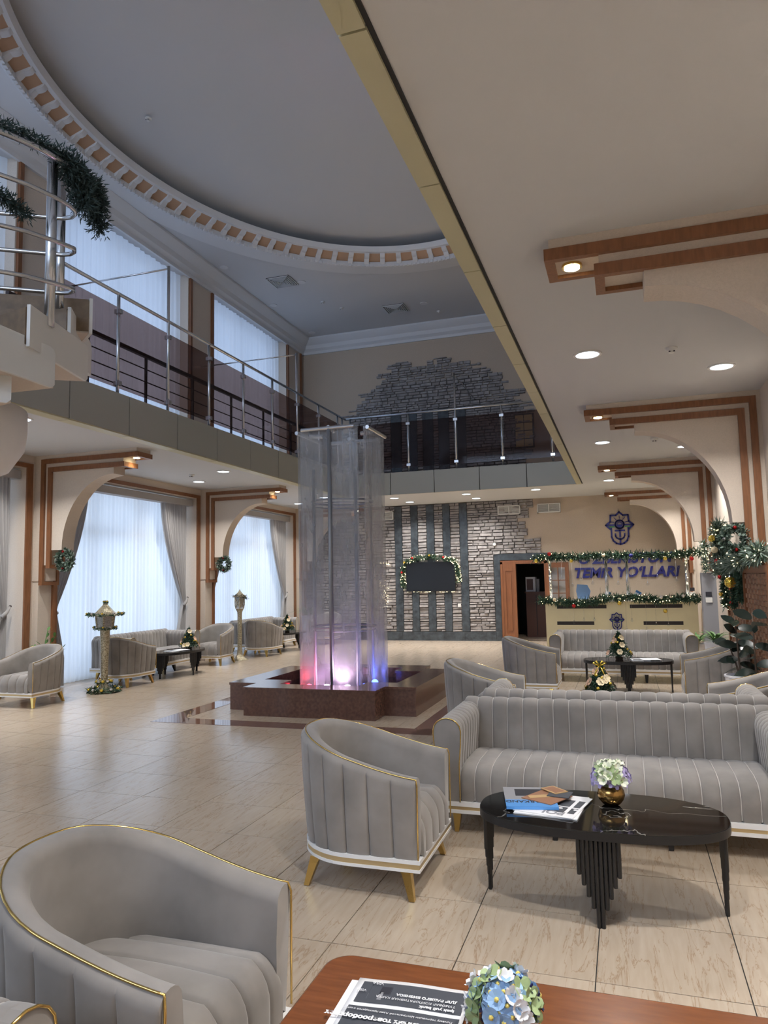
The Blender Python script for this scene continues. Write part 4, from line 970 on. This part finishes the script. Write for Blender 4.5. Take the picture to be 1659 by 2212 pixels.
# ------------------------------------------------------------------ lanterns
def lantern(loc, fancy, label):
    r = empty('standing_lantern', loc, 0, label, 'lantern'); r.scale = (1.28,1.28,1.0) if fancy else (1.12,1.12,1.0)
    if fancy:
        MB().lathe([(.17,0),(.18,.02),(.10,.05),(.05,.10),(.04,.2),(.047,.5),(.055,.75),(.06,.98),(.09,1.0)], 10).build('post', M['goldglit'], r, smooth=50)
        cage = MB()
        for k in range(6): a = pi*k/3; cage.tube([(.10*cos(a),.10*sin(a),1.0),(.12*cos(a),.12*sin(a),1.22)],.010,6)
        cage.build('cage_bars', M['goldglit'], r)
        for k in range(6):
            a, b = pi*k/3, pi*(k+1)/3; MB().add([(.097*cos(a),.097*sin(a),1.01),(.097*cos(b),.097*sin(b),1.01),(.117*cos(b),.117*sin(b),1.21),(.117*cos(a),.117*sin(a),1.21)],[(0,1,2,3)]).build('pane', M['frost'], r)
        MB().lathe([(.21,1.22),(.20,1.235),(.12,1.28),(.06,1.36),(.03,1.40),(.035,1.42)], 6).build('roof', M['goldglit'], r)
        for nm, R_, z, n, w in (('base_garland',.17,.04,420,.05),('collar_garland',.085,.16,160,.03),('cage_garland',.13,1.02,220,.03),('eave_garland',.21,1.24,300,.03),('finial_garland',.02,1.43,70,.02)):
            ring = [(R_*cos(2*pi*k/24), R_*sin(2*pi*k/24), z) for k in range(25)]; m_ = MB(); needles(m_, ring, n, w*.6, w*1.1, .007); m_.build(nm, M['needle'], r, kind='stuff', recalc=False)
            for k in range(10 if R_ > .05 else 3): a = 2*pi*k/(10 if R_ > .05 else 3)+.2; bauble(r, (R_*1.05*cos(a),R_*1.05*sin(a),z+.02), .024 if z < .5 else .016, M['silver'] if k % 2 else M['goldb'])
    else:
        MB().lathe([(.17,0),(.165,.015),(.10,.05),(.06,.12),(.045,.25),(.045,1.0),(.05,1.06),(.085,1.14)], 14).build('post', M['goldglit'], r, smooth=50)
        cage = MB()
        for k in range(6): a = pi*k/3; cage.tube([(.085*cos(a),.085*sin(a),1.13),(.105*cos(a),.105*sin(a),1.22),(.105*cos(a),.105*sin(a),1.40)],.010,6)
        for k in range(6):
            a, b = pi*k/3, pi*(k+1)/3; cage.tube([(.10*cos(a),.10*sin(a),1.16),(.105*cos(b),.105*sin(b),1.38)],.006,5); cage.tube([(.10*cos(b),.10*sin(b),1.16),(.105*cos(a),.105*sin(a),1.38)],.006,5)
        cage.build('cage_bars', M['goldglit'], r)
        for k in range(6):
            a, b = pi*k/3, pi*(k+1)/3; MB().add([(.082*cos(a),.082*sin(a),1.15),(.082*cos(b),.082*sin(b),1.15),(.10*cos(b),.10*sin(b),1.40),(.10*cos(a),.10*sin(a),1.40)],[(0,1,2,3)]).build('pane', M['frost'], r)
        MB().lathe([(.145,1.40),(.15,1.415),(.10,1.44),(.05,1.49),(.02,1.53),(.012,1.56)], 6).build('roof', M['goldglit'], r)
        m_ = MB(); needles(m_, [(-.14,0,1.41),(0,-.12,1.43),(.14,0,1.40),(.17,-.02,1.34)], 140, .02, .05, .006); m_.build('eave_garland', M['needledark'], r, kind='stuff', recalc=False)
lantern((-8.04,9.84,0), True, 'gold glitter pagoda lantern on a post, trimmed with fir and baubles')
lantern((-8.25,14.55,0), False, 'slender gold mosaic standing lantern without a garland base')

# ------------------------------------------------------------------ plants
def leaf_shape(m_, base, d, ln, wd, curl=.25, up=(0,0,1)):
    d = Vector(d).normalized(); side = d.cross(Vector(up)); side = side.normalized() if side.length > 1e-3 else Vector((1,0,0)); nrm = side.cross(d)
    b = Vector(base); N = 6; v = []
    for k in range(N+1):
        t = k/N; w = wd*sin(pi*min(1,.08+t*.92))**.8; c = b+d*ln*t-nrm*0+Vector((0,0,-curl*ln*t*t)); v += [c-side*w, c+Vector((0,0,-.12*wd)), c+side*w]
    m_.add(v, [(k*3+j, k*3+j+1, (k+1)*3+j+1, (k+1)*3+j) for k in range(N) for j in range(2)])
    return m_
def pot(parent, r_, h, m=None): return MB().lathe([(r_*.72,0),(r_*.98,h-.02),(r_*1.03,h-.02),(r_*1.03,h),(r_*.9,h),(r_*.88,h-.03)], 24).build('pot', m or M['pot'], parent, smooth=40)
def rubber_plant(loc, stems, ph, label):
    r = empty('rubber_plant', loc, 0, label, 'potted plant'); pot(r, .17, ph); MB().lathe([(.15,ph-.04),(.02,ph-.03)],16).build('soil', M['stemb'], r)
    for (dx,dy,h,n,ph0) in stems:
        MB().tube([(0,0,ph-.05),(dx*.4,dy*.4,ph+h*.4),(dx,dy,ph+h)],[.012,.010,.006],7).build('stem', M['stemb'], r, smooth=180)
        for k in range(n):
            t = .18+.82*k/max(1,n-1); a = ph0+k*2.3; z = ph+h*t; m_ = MB()
            leaf_shape(m_, (dx*t+.01*cos(a),dy*t+.01*sin(a),z), (cos(a),sin(a)*.8,-.1+.9*t*((k*7)%5)/3), .225 if k < n-1 else .17, .052, .2, (-.35+.6*cos(a*3),-1,.7)); m_.build('leaf', M['rubber'], r, smooth=180, recalc=False)
rubber_plant((1.20,9.28,0), [(-.02,.03,.68,12,.4),(-.10,.1,.36,4,2.)], .54, 'glossy dark rubber plant in a white pot behind the right armchair')
rubber_plant((1.28,8.72,0), [(.0,.0,.86,11,1.2)], .42, 'tall rubber plant cut by the right edge')
def spider_plant(loc, ph, label, n=34, ln=.38, cat='potted plant', m='leaf'):
    r = empty('spider_plant', loc, 0, label, cat); pot(r, .16, ph); MB().lathe([(.14,ph-.04),(.02,ph-.03)],16).build('soil', M['stemb'], r)
    for k in range(n):
        a = k*2.4; m_ = MB(); leaf_shape(m_, (0,0,ph), (cos(a),sin(a),random.uniform(.5,1.8)), ln*random.uniform(.8,1.15), .017, .45); m_.build('leaf', M[m], r, smooth=180, recalc=False)
spider_plant((1.12,13.55,0), .52, 'light green spider plant in a white pot right of the desk sofa')
spider_plant((1.26,12.2,0), .66, 'light green spider plant standing behind the rubber plant')
spider_plant((-8.62,19.0,0), .75, 'feathery green palm in a white stand beside the fountain at the far left', 26, .62)
zz = empty('zz_plant', (-8.72,9.24,0), 0, 'dark green leafy plant rising behind the left edge armchair', 'potted plant'); pot(zz, .16, .5)
for k,(a,l,z) in enumerate(((2.8,.2,.24),(1.2,.10,.5),(.2,.34,.22),(-1.2,.3,.3),(-.5,.36,.42),(2.2,.2,.1))):
    e = (l*cos(a), l*sin(a)*.6, .52+z); MB().tube([(0,0,.45),(e[0]*.5,e[1]*.5,.5+z*.7),e],.007,5).build('stem', M['leaf'], zz)
    for j in range(9):
        t = .3+.7*j/8; s_ = 1 if j % 2 else -1; m_ = MB(); leaf_shape(m_, (e[0]*t,e[1]*t,.45+(.07+z)*t), (cos(a)+s_*.6, sin(a)*.6, .6), .10, .022, .1); m_.build('leaf', M['leaf'], zz, smooth=180, recalc=False)

# ------------------------------------------------------------------ television with garland
tv = empty('television', (-5.18, YF-.10, 1.78), 0, 'black wall television framed by a lit fir garland', 'television')
MB().box(-.71,.71,-.03,.03,-.41,.41).build('case', M['black'], tv); MB().box(-.695,.695,-.034,-.03,-.395,.395).build('screen', M['screen'], tv); MB().box(-.2,.2,.03,.10,-.15,.15).build('wall_mount', M['black'], tv)
gp = [(-.78,-.28),(-.82,.1),(-.74,.38),(-.5,.5),(0,.56),(.4,.50),(.72,.42),(.80,.1),(.80,-.15)]
path = [(-5.18+x, YF-.13, 1.78+z) for x,z in gp]
ga = empty('fir_garland', path[0], 0, 'lit fir garland arched around the television', 'garland'); lp = [Vector(p)-Vector(path[0]) for p in path]
m_ = MB(); needles(m_, lp, 1500, .06, .085, .008); m_.build('foliage', M['needle'], ga, kind='stuff', recalc=False); lights_on(ga, lp, 130, .09, .011); lights_on(ga, [(-.0,.02,-.14),(1.6,.02,-.16)], 26, .006, .010)
for k in range(5): bauble(ga, lp[1+k]+Vector((0,-.06,.03)), .035, M['goldb'] if k % 2 else M['red'])
sl = empty('light_string', (-6.6,YF-.1,1.3), 0, 'warm light string clustered on the stone left of the television', 'light string'); lights_on(sl, [(-.1,0,.9),(.25,0,.85)],14,.03,.011); lights_on(sl, [(-.1,0,.5),(.12,0,.1),(.02,0,-.3)], 60, .12, .011)
box_ = box('wall_socket', M['ivory'], -4.43,-4.35,YF-.07,YF-.05,.93,1.01); tag(box_, 'white socket on the stone below the television', 'socket')
o = MB().lathe([(.045,0),(.045,.02),(.03,.03)],16).build('wall_sensor', M['ivory']); o.location = (-3.36,YF-.05,2.62); o.rotation_euler = (pi/2,0,0); tag(o, 'round white sensor on the stone left of the door', 'sensor')

# ------------------------------------------------------------------ door and the room behind
dr = empty('door_1', (0, YF, 0), 0, 'brown wooden double door standing open beside the reception desk', 'door', kind='structure')
MB().box(DX0,DX0+.06,-.08,.2,0,DZ).build('jamb', M['doorwood'], dr); MB().box(DX0,DX1+.05,-.08,.2,DZ-.06,DZ+.03).build('head', M['doorwood'], dr); MB().box(DX1-.03,DX1+.05,-.08,.2,0,DZ).build('jamb', M['doorwood'], dr)
lf = MB().box(DX0+.06,DX0+.42,-.07,-.02,.02,DZ-.06).build('door_leaf', M['doorwood'], dr); MB().box(DX0+.08,DX0+.14,-.09,-.07,.02,DZ-.06).build('stile', M['doorwood'], lf); MB().box(DX0+.34,DX0+.42,-.09,-.07,.02,DZ-.06).build('stile', M['doorwood'], lf); MB().box(DX0+.14,DX0+.34,-.09,-.07,.02,.2).build('rail', M['doorwood'], lf); MB().box(DX0+.14,DX0+.34,-.09,-.07,DZ-.24,DZ-.06).build('rail', M['doorwood'], lf); MB().box(DX0+.19,DX0+.29,-.086,-.07,.28,DZ-.32).build('raised_panel', M['doorwood'], lf)
lf2 = empty('door_leaf'); lf2.parent = dr; lf2.location = (DX1+.05,-.10,0); lf2.rotation_euler = (0,0,radians(-14))
for a in ((0,.11,0,2.08),(.50,.60,0,2.08),(.11,.50,0,.95),(.11,.50,1.95,2.08),(.295,.315,.95,1.95),(.11,.50,1.26,1.28),(.11,.50,1.60,1.62)): MB().box(a[0],a[1],-.04,0,a[2],a[3]).build('stile', M['doorwood'], lf2)
for i in range(2):
    for j in range(3): MB().box(.11+i*.2,.30+i*.2,-.022,-.018,.95+j*.333,1.27+j*.333).build('pane', M['clear'], lf2)
rm = empty('wall_back_room', (0,YF+.25,0), 0, 'small room seen through the open door', 'room', kind='structure')
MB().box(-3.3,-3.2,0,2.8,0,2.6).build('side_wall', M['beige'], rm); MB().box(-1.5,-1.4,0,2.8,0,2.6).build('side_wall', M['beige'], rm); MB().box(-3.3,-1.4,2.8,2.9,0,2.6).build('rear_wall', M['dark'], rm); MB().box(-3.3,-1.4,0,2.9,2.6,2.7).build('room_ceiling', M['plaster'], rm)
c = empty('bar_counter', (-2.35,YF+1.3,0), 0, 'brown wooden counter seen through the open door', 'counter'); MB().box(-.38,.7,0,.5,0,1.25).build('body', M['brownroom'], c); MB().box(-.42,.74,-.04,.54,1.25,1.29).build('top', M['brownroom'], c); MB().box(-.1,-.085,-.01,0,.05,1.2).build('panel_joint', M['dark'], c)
c = empty('coffee_machine', (-2.62,YF+1.5,1.29), 0, 'white machine on the counter through the door', 'appliance'); MB().box(-.12,.16,-.1,.2,0,.42).build('body', M['pot'], c); MB().box(-.09,.09,-.108,-.1,.05,.36).build('panel', M['brownroom'], c); MB().box(.18,.26,-.08,.1,0,.36).build('side_unit', M['grey'], c)

# ------------------------------------------------------------------ sign and emblem on the far wall
sg = empty('wall_lettering', (0,YF,0), 0, 'raised navy letters of the company name above the desk', 'lettering')
text('letters', 'O‘ZBEKISTON', .36, M['blue'], sg, (-1.14,-.03,2.03), (pi/2,0,0), .012, .22, .02, width=2.32)
text('letters', 'TEMiR YO‘LLARI', .36, M['blue'], sg, (-1.26,-.03,1.665), (pi/2,0,0), .012, .22, .02, width=2.60)
def bars(m_, pts, w, closed=False, y0=-.03, y1=0.):
    n = len(pts)
    for i in range(n if closed else n-1):
        (x0,z0),(x1,z1) = pts[i], pts[(i+1)%n]; d = math.hypot(x1-x0,z1-z0); ux, uz = (x1-x0)/d, (z1-z0)/d; e = w/2
        q = [(x0-ux*e*.7-uz*e, z0-uz*e*.7+ux*e),(x1+ux*e*.7-uz*e, z1+uz*e*.7+ux*e),(x1+ux*e*.7+uz*e, z1+uz*e*.7-ux*e),(x0-ux*e*.7+uz*e, z0-uz*e*.7-ux*e)]
        m_.prism(q, y0, y1, FX)
    return m_
def emblem(parent_loc, s_, label):
    """eight-pointed star over a shield with interlaced T and Y"""
    r = empty('emblem', parent_loc, 0, label, 'emblem'); w = .045*s_
    S = lambda l: [(x*s_, z*s_) for x,z in l]
    star = S([(-.24,-.01),(-.36,.10),(-.24,.20),(-.23,.37),(-.09,.37),(0,.46),(.09,.37),(.23,.37),(.24,.20),(.36,.10),(.24,-.01)])
    bars(MB(), star, w).build('star_outline', M['blue'], r)
    sh = S([(-.22,.02),(-.22,-.22),(-.18,-.33),(-.10,-.40),(0,-.43),(.10,-.40),(.18,-.33),(.22,-.22),(.22,.02)])
    bars(MB(), sh, w).build('shield_outline', M['blue'], r)
    bars(MB(), S([(.115*cos(2*pi*k/24), .12+.115*sin(2*pi*k/24)) for k in range(24)]), w*.8, True).build('sun_ring', M['blue'], r)
    m_ = MB()
    for k in range(7): a = pi*(k+.5)/7; bars(m_, S([(.05*cos(a),.12+.05*sin(a)),(.09*cos(a),.12+.09*sin(a))]), w*.35)
    for k in range(5): a = pi*(k+.5)/5; bars(m_, S([(.15*cos(a),.13+.15*sin(a)),(.24*cos(a),.13+.22*sin(a))]), w*.35)
    m_.prism(S([(.085*cos(a_),.115-.085*sin(a_)) for a_ in [pi*k/10 for k in range(11)]]), -.026, 0, FX); m_.build('sun_rays', M['blue'], r)
    for sg_ in (-1,1): bars(MB(), S([(sg_*.14,.105),(sg_*.31,.105)]), w*.8).build('wing_bar', M['blue'], r); bars(MB(), S([(sg_*.14,.055),(sg_*.27,.055)]), w*.5).build('wing_bar', M['flaggreen'], r)
    m_ = MB(); bars(m_, S([(-.12,-.05),(.12,-.05)]), w*.95); bars(m_, S([(0,-.05),(0,-.22)]), w*.95); bars(m_, S([(-.12,-.14),(-.12,-.2),(-.09,-.25),(-.04,-.285),(0,-.29),(.04,-.285),(.09,-.25),(.12,-.2),(.12,-.14)]), w*.85); bars(m_, S([(0,-.28),(0,-.38)]), w*.95)
    m_.build('monogram', M['blue'], r); return r
emblem((-.07,YF-.002,2.92), .95, 'large navy star and shield emblem above the lettering')

# ------------------------------------------------------------------ reception desk
dk = empty('reception_desk', (-.15, 17.2, 0), 0, 'cream reception desk with dark slots and steel framed glass screen', 'reception desk')
MB().box(-1.63,1.62,0,.12,0,1.12).build('front_panel', M['deskcream'], dk); MB().box(-1.63,-1.51,.12,.8,0,1.12).build('side_panel', M['deskcream'], dk); MB().box(1.50,1.62,.12,.8,0,1.12).build('side_panel', M['deskcream'], dk)
MB().box(-1.70,1.68,-.06,.30,1.12,1.16).build('counter', M['basewhite'], dk); MB().box(-1.5,1.5,.3,.85,.70,.74).build('worktop', M['deskcream'], dk)
for a in ((-1.37,-.28,.97,1.05),(.22,1.31,.97,1.05),(-1.38,-.56,.60,.68),(.49,1.31,.60,.68)):
    MB().box(a[0],a[1],-.004,.0,a[2],a[3]).build('slot', M['slot'], dk)
for x in (-1.50,-.25,.20,1.44): MB().tube([(x,.1,1.16),(x,.1,2.10)],.036,10).build('screen_post', M['steel'], dk, smooth=180)
for a,b in ((-1.47,-.28),(-.22,.17),(.23,1.41)): MB().box(a,b,.096,.104,1.22,2.08).build('glass_pane', M['clear'], dk)
MB().box(-1.58,1.52,.05,.15,2.08,2.13).build('top_bar', M['basewhite'], dk)
lights_on(dk, [(-1.50,.05,1.2),(-1.50,.05,2.08)], 16, .02, .009); lights_on(dk, [(1.44,.05,1.2),(1.44,.05,2.08)], 16, .02, .009)
emblem((-.22,17.2-.001,.675), .43, 'small navy star and shield emblem on the desk front')
def desk_garland(p, label, n, lamps, bs):
    g_ = empty('fir_garland', p[0], 0, label, 'garland'); l_ = [Vector(q)-Vector(p[0]) for q in p]; m_ = MB(); needles(m_, l_, n, .06, .12, .010, .2); m_.build('foliage', M['needle'], g_, kind='stuff', recalc=False)
    lights_on(g_, l_, lamps*2//3, .085, .009)
    for (t, r_, m, dz) in bs:
        k = t*(len(l_)-1); i = min(int(k), len(l_)-2); c = l_[i].lerp(l_[i+1], k-i)+Vector((0,-.10,dz)); bauble(g_, c, r_, M[m])
pts = [(-2.0,17.22,2.13),(-1.6,17.2,2.17),(-1.0,17.2,2.15),(-.3,17.2,2.16),(.4,17.2,2.15),(1.0,17.2,2.13),(1.45,17.2,2.19),(1.75,17.2,2.12)]
desk_garland(pts, 'lit fir garland with baubles along the top of the desk screen', 2300, 150, [(.02,.045,'goldb',-.06),(.13,.045,'red',.06),(.25,.04,'goldb',-.1),(.40,.04,'cream',.0),(.52,.045,'blue',-.02),(.68,.045,'goldb',-.08),(.84,.045,'red',-.15)])
pts = [(-1.9,17.12,1.17),(-1.4,17.1,1.14),(-.9,17.1,1.10),(-.4,17.1,1.2),(.1,17.1,1.22),(.6,17.1,1.15),(1.1,17.1,1.18),(1.55,17.1,1.18)]
desk_garland(pts, 'lit fir garland with pine cones along the desk counter', 2300, 150, [(.22,.045,'red',-.08),(.5,.045,'goldb',-.12),(.77,.045,'goldb',-.25),(.1,.04,'cream',.03),(.88,.04,'silver',.05),(.75,.04,'silver',.05)])
k = 0
ORD = ('first','second','third','fourth','fifth','sixth','seventh','eighth','ninth','tenth')
def rank(L_, i): return ORD[sorted(range(len(L_)), key=lambda k: L_[k][0]).index(i)]
B1 = ((-1.23,1.68),(-.80,1.62),(-.55,1.54),(.0,1.52),(.32,1.68),(.62,1.5),(.83,1.66),(1.22,1.58),(-1.0,1.5),(-.35,1.85))
B2 = ((-.78,.72),(-.55,.74),(-1.0,.66),(.25,.7),(.75,.62),(1.0,.6),(.55,.5),(.13,.52))
for i,(px,pz) in enumerate(((-1.23,1.68),(-.80,1.62),(-.55,1.54),(.0,1.52),(.32,1.68),(.62,1.5),(.83,1.66),(1.22,1.58),(-1.0,1.5),(-.35,1.85))):
    o = empty('glass_bauble', (px-.15,17.16,pz), 0, 'clear glass bauble before the desk screen, '+rank(B1, i)+' from the left', 'bauble', 'clear glass baubles over the desk'); MB().ball((0,0,0),.035,10,7).build('ball', M['clear'], o, smooth=180); MB().lathe([(.012,0),(.012,.02)],8,(0,0,.034)).build('cap', M['silver'], o); MB().tube([(0,0,.05),(0,0,2.1-pz)],.0015,4).build('thread', M['silver'], o)
for i,(px,pz) in enumerate(((-.78,.72),(-.55,.72),(-1.0,.66),(.25,.7),(.75,.62),(1.0,.6),(.55,.5),(.13,.52))):
    o = empty('glass_bauble', (px-.15,17.14,pz), 0, 'clear glass bauble against the cream desk front, '+rank(B2, i)+' from the left', 'bauble', 'clear glass baubles below the desk counter'); MB().ball((0,0,0),.03,10,7).build('ball', M['clear'], o, smooth=180); MB().lathe([(.012,0),(.012,.02)],8,(0,0,.028)).build('cap', M['silver'], o); MB().tube([(0,0,.045),(0,0,1.1-pz)],.0015,4).build('thread', M['silver'], o)
for x,lb in ((-.55,'small blue white and green table flag on the left of the counter'),(.10,'small blue white and green table flag on the right of the counter')):
    f_ = empty('table_flag', (x,17.36,1.16), 0, lb, 'flag'); MB().lathe([(.03,0),(.025,.012)],10).build('foot', M['black'], f_); MB().tube([(0,0,0),(0,0,.28)],.004,5).build('pole', M['silver'], f_)
    for j,m in enumerate(('flaggreen','flagwhite','flagblue')): q = MB().box(0,.13,-.002,.002,.10+j*.05,.15+j*.05); q.xf(Matrix.Rotation(.55,4,'Y')); q.build('stripe', M[m], f_)
o = empty('info_sign', (-.93,17.34,1.16), radians(-10), 'pale blue hexagonal stand-up sign on the counter', 'sign'); MB().prism([(-.12,.02),(.12,.02),(.17,.2),(.10,.34),(-.13,.36),(-.16,.2)],-.006,.006,FX).build('board', M['bluep'], o); MB().box(-.05,.05,0,.08,0,.02).build('foot', M['bluep'], o)

# ------------------------------------------------------------------ wooden booth with garlands on the right
bo = empty('woven_screen', (1.46, 0, 0), 0, 'woven brown screen in a wooden frame along the right wall', 'screen')
for y in (8.6, 10.25, 11.9): MB().box(-.035,.035,y-.04,y+.04,0,1.78).build('post', M['doorwood'], bo)
MB().box(-.03,.03,8.6,11.9,1.70,1.78).build('top_rail', M['doorwood'], bo); MB().box(-.03,.03,8.6,11.9,.04,.12).build('bottom_rail', M['doorwood'], bo)
m_ = MB()
for pi0, (ya, yb) in enumerate(((8.64,10.21),(10.29,11.86))):
    nr = 26; 
    for i in range(nr):
        z0 = .13+1.56*i/nr; cols = int((yb-ya)/.12)
        for j in range(cols):
            y0 = ya+(yb-ya)*j/cols; y1 = ya+(yb-ya)*(j+1)/cols; b = .016 if (i+j) % 2 else -.004; zz_ = z0+1.56/nr*.93
            m_.add([(-b-.006,(y0+y1)/2-.052,z0),(-b-.006,(y0+y1)/2+.052,z0),(-b-.006,(y0+y1)/2+.052,zz_),(-b-.006,(y0+y1)/2-.052,zz_),(.0,y0-.012,z0),(.0,y1+.012,z0),(.0,y1+.012,zz_),(.0,y0-.012,zz_)], [(0,3,2,1),(0,1,5,4),(1,2,6,5),(2,3,7,6),(3,0,4,7)])
m_.build('weave', M['woven'], bo, kind='stuff'); MB().box(.0,.012,8.64,11.86,.12,1.70).build('backing', M['woven'], bo)
def fir(name_pts, label, n, lamps, rad, bs, m='needle2', ln=.10):
    g_ = empty('fir_garland', name_pts[0], 0, label, 'garland'); l_ = [Vector(q)-Vector(name_pts[0]) for q in name_pts]; q = MB(); needles(q, l_, n, rad, ln, .008, .1); q.build('foliage', M[m], g_, kind='stuff', recalc=False)
    q = MB(); needles(q, l_, n//2, rad*.7, ln, .008, .1); q.build('inner_foliage', M['needle'], g_, kind='stuff', recalc=False)
    if lamps: lights_on(g_, l_, lamps, rad*1.2, .009)
    for (p, r_, mm) in bs: bauble(g_, Vector(p)-Vector(name_pts[0]), r_, M[mm])
    return g_
fir([(1.36,11.85,2.42),(1.34,11.85,2.05),(1.36,11.85,1.72)], 'thick frosted fir garland with lights climbing the booth post', 1700, 60, .10, [((1.25,11.75,2.22),.05,'goldb'),((1.28,11.75,2.05),.05,'cream'),((1.30,11.75,1.88),.04,'red')])
fir([(1.38,11.7,1.78),(1.40,10.8,1.82),(1.40,9.6,1.90),(1.40,8.7,1.92)], 'frosted fir garland with lights along the woven screen top', 3000, 90, .095, [((1.32,10.6,1.58),.075,'goldb')])
fir([(1.40,10.95,1.72),(1.40,10.95,1.25)], 'thin hanging fir strand with red berries on the woven screen', 420, 0, .035, [((1.36,10.95,1.5),.025,'red'),((1.36,10.95,1.3),.025,'red')], 'needle', .07)
fir([(1.40,10.35,1.72),(1.40,10.35,1.34)], 'short hanging fir strand right of the gold bauble', 300, 0, .03, [], 'needle', .07)
fir([(1.40,11.75,1.72),(1.38,11.75,1.22)], 'hanging fir strand with lights at the booth post', 420, 22, .05, [((1.32,11.7,1.65),.03,'red'),((1.32,11.7,1.4),.03,'goldb')], 'needle', .07)
fir([(1.36,14.07,2.24),(1.38,14.07,1.75)], 'small lit fir strand on the third right column', 320, 40, .06, [], 'needle2', .07)
for k,(x,y,lb) in enumerate(((1.40,14.155,'white thermostat plate left on the third right column'),(1.50,18.70,'white thermostat plate on the far right column'))):
    o = empty('wall_control', (x,y,1.28), 0, lb, 'wall control'); MB().box(-.05,.05,-.012,.0,.02,.10).build('display', M['ink'], o); MB().box(-.055,.055,-.012,0,-.09,0).build('switch', M['ivory'], o)
cab = box('equipment_cabinet', M['grey'], 1.30,1.58,14.17,14.42,0,1.72); tag(cab, 'plain grey panel at the foot of the third right column', 'panel')

# ------------------------------------------------------------------ spiral stair at the left
SCX, SCY, SR = -5.78, 4.68, 1.36
ss = empty('spiral_stair', (SCX,SCY,0), 0, 'white spiral staircase with brown steps and steel rails at the left edge', 'staircase')
PL = {-1:((-4.38,3.80),(-4.43,4.74),3.68), 0:((-4.37,4.40),(-4.66,5.39),3.93), 1:((-4.615,5.11),(-5.16,6.02),4.20)}
def step(k):
    if k in PL: q0, q1, zt = PL[k]; p0 = Vector((q0[0]-SCX,q0[1]-SCY)); p1 = Vector((q1[0]-SCX,q1[1]-SCY))
    else:
        a0 = radians(-12+22*k); a1 = a0+radians(42); zt = 3.93+.23*k; p0 = Vector((1.36*cos(a0),1.36*sin(a0))); p1 = Vector((1.34*cos(a1),1.34*sin(a1)))
    zb = zt-.34; i0 = p0.normalized()*.35; i1 = p1.normalized()*.35; d = (p1-p0).normalized(); nn = Vector((d.y,-d.x))*.014
    v = [tuple(i0),tuple(p0),tuple(p1),tuple(i1)]
    s_ = MB().prism(v, zb+.004, zt-.03, XYf).build('step', M['beige'], ss)
    L_ = (p1-p0).length; face = [(0,zb),(L_-.03,zb),(L_,zb+.03),(L_,zt-.05),(L_-.02,zt-.012),(L_-.06,zt),(0,zt)]
    MB().prism(face, -1, 1, lambda a, b, c: (p0.x+d.x*a+nn.x*c, p0.y+d.y*a+nn.y*c, b)).build('outer_string', M['stairwhite'], s_)
    w_ = Vector((p0.y,-p0.x)).normalized()*.012; e0 = p0*.985
    MB().prism([tuple(i0+w_),tuple(e0+w_),tuple(e0),tuple(i0)], zb+.02, zt-.02, XYf).build('riser_face', M['stepbrown'], s_)
    MB().prism([tuple(Vector(x)*.985) for x in v], zt-.03, zt-.012, XYf).build('tread', M['stepbrown'], s_)
M['stepbrown'] = mat('step_brown', (.20,.13,.07), .5, var=.3, scale=14)
for k in range(-9, 3): step(k)
MB().lathe([(.02,2.62),(.45,2.66),(.68,2.76),(.80,2.95),(.82,3.1),(.82,3.30)], 40).build('soffit_drum', M['white'], ss, smooth=180)
MB().lathe([(.16,0),(.16,5.2)], 20).build('centre_column', M['white'], ss, smooth=180)
for (px,py,z0,z1,r_) in ((-4.45,4.70,3.86,5.42,.042),(-4.72,5.10,4.1,5.45,.038)):
    MB().tube([(px-SCX,py-SCY,z0),(px-SCX,py-SCY,z1)], r_, 14).build('newel_post', M['steel'], ss, smooth=180)
def helix(r_, zmid, slope, a0, a1, n=40): return [(r_*cos(a), r_*sin(a), zmid+slope*(a-radians(8))) for a in [radians(a0+(a1-a0)*i/n) for i in range(n+1)]]
MB().tube(helix(1.42, 5.30, .10, -110, 14), .030, 8).build('handrail', M['steel'], ss, smooth=180)
RP = [(-5.1,3.45),(-4.72,3.78),(-4.46,4.17),(-4.37,4.35),(-4.31,4.58),(-4.295,4.73),(-4.31,4.81),(-4.36,4.87),(-4.43,4.905),(-4.52,4.90),(-4.70,4.80),(-4.96,4.65),(-5.2,4.5)]
def zrail(za, zb, zc): return [(x-SCX, y-SCY, (za+(zb-za)*min(1,i/6)) if i <= 6 else zb+(zc-zb)*(i-6)/6) for i, (x, y) in enumerate(RP)]
for zz3 in ((4.90,4.90,4.92),(4.46,4.56,4.60),(4.08,4.21,4.26)): MB().tube(zrail(*zz3), .019, 8).build('rail', M['steel'], ss, smooth=180)
gp = [(SCX+x, SCY+y, z) for x,y,z in helix(1.42, 5.36, .10, -75, 40, 12)]
g_ = empty('fir_garland', gp[0], 0, 'dark fir garland wound along the spiral stair handrail', 'garland'); l_ = [Vector(p)-Vector(gp[0]) for p in gp]
q = MB(); needles(q, l_, 3500, .06, .055, .005, .3); needles(q, [l_[8]+Vector((0,0,-.02)), l_[9]+Vector((0,0,-.1)), l_[9]+Vector((0,.05,-.32))], 3500, .13, .05, .005, .2); needles(q, [l_[10]+Vector((0,0,0)), l_[11]+Vector((0,0,-.35))], 2000, .11, .05, .005, .2); needles(q, [l_[4]+Vector((-.1,.45,-.35)), l_[5]+Vector((-.15,.35,-.42)), l_[6]+Vector((-.2,.35,-.5))], 900, .07, .05, .005, .2)
q.build('foliage', M['needledark'], g_, kind='stuff', recalc=False)
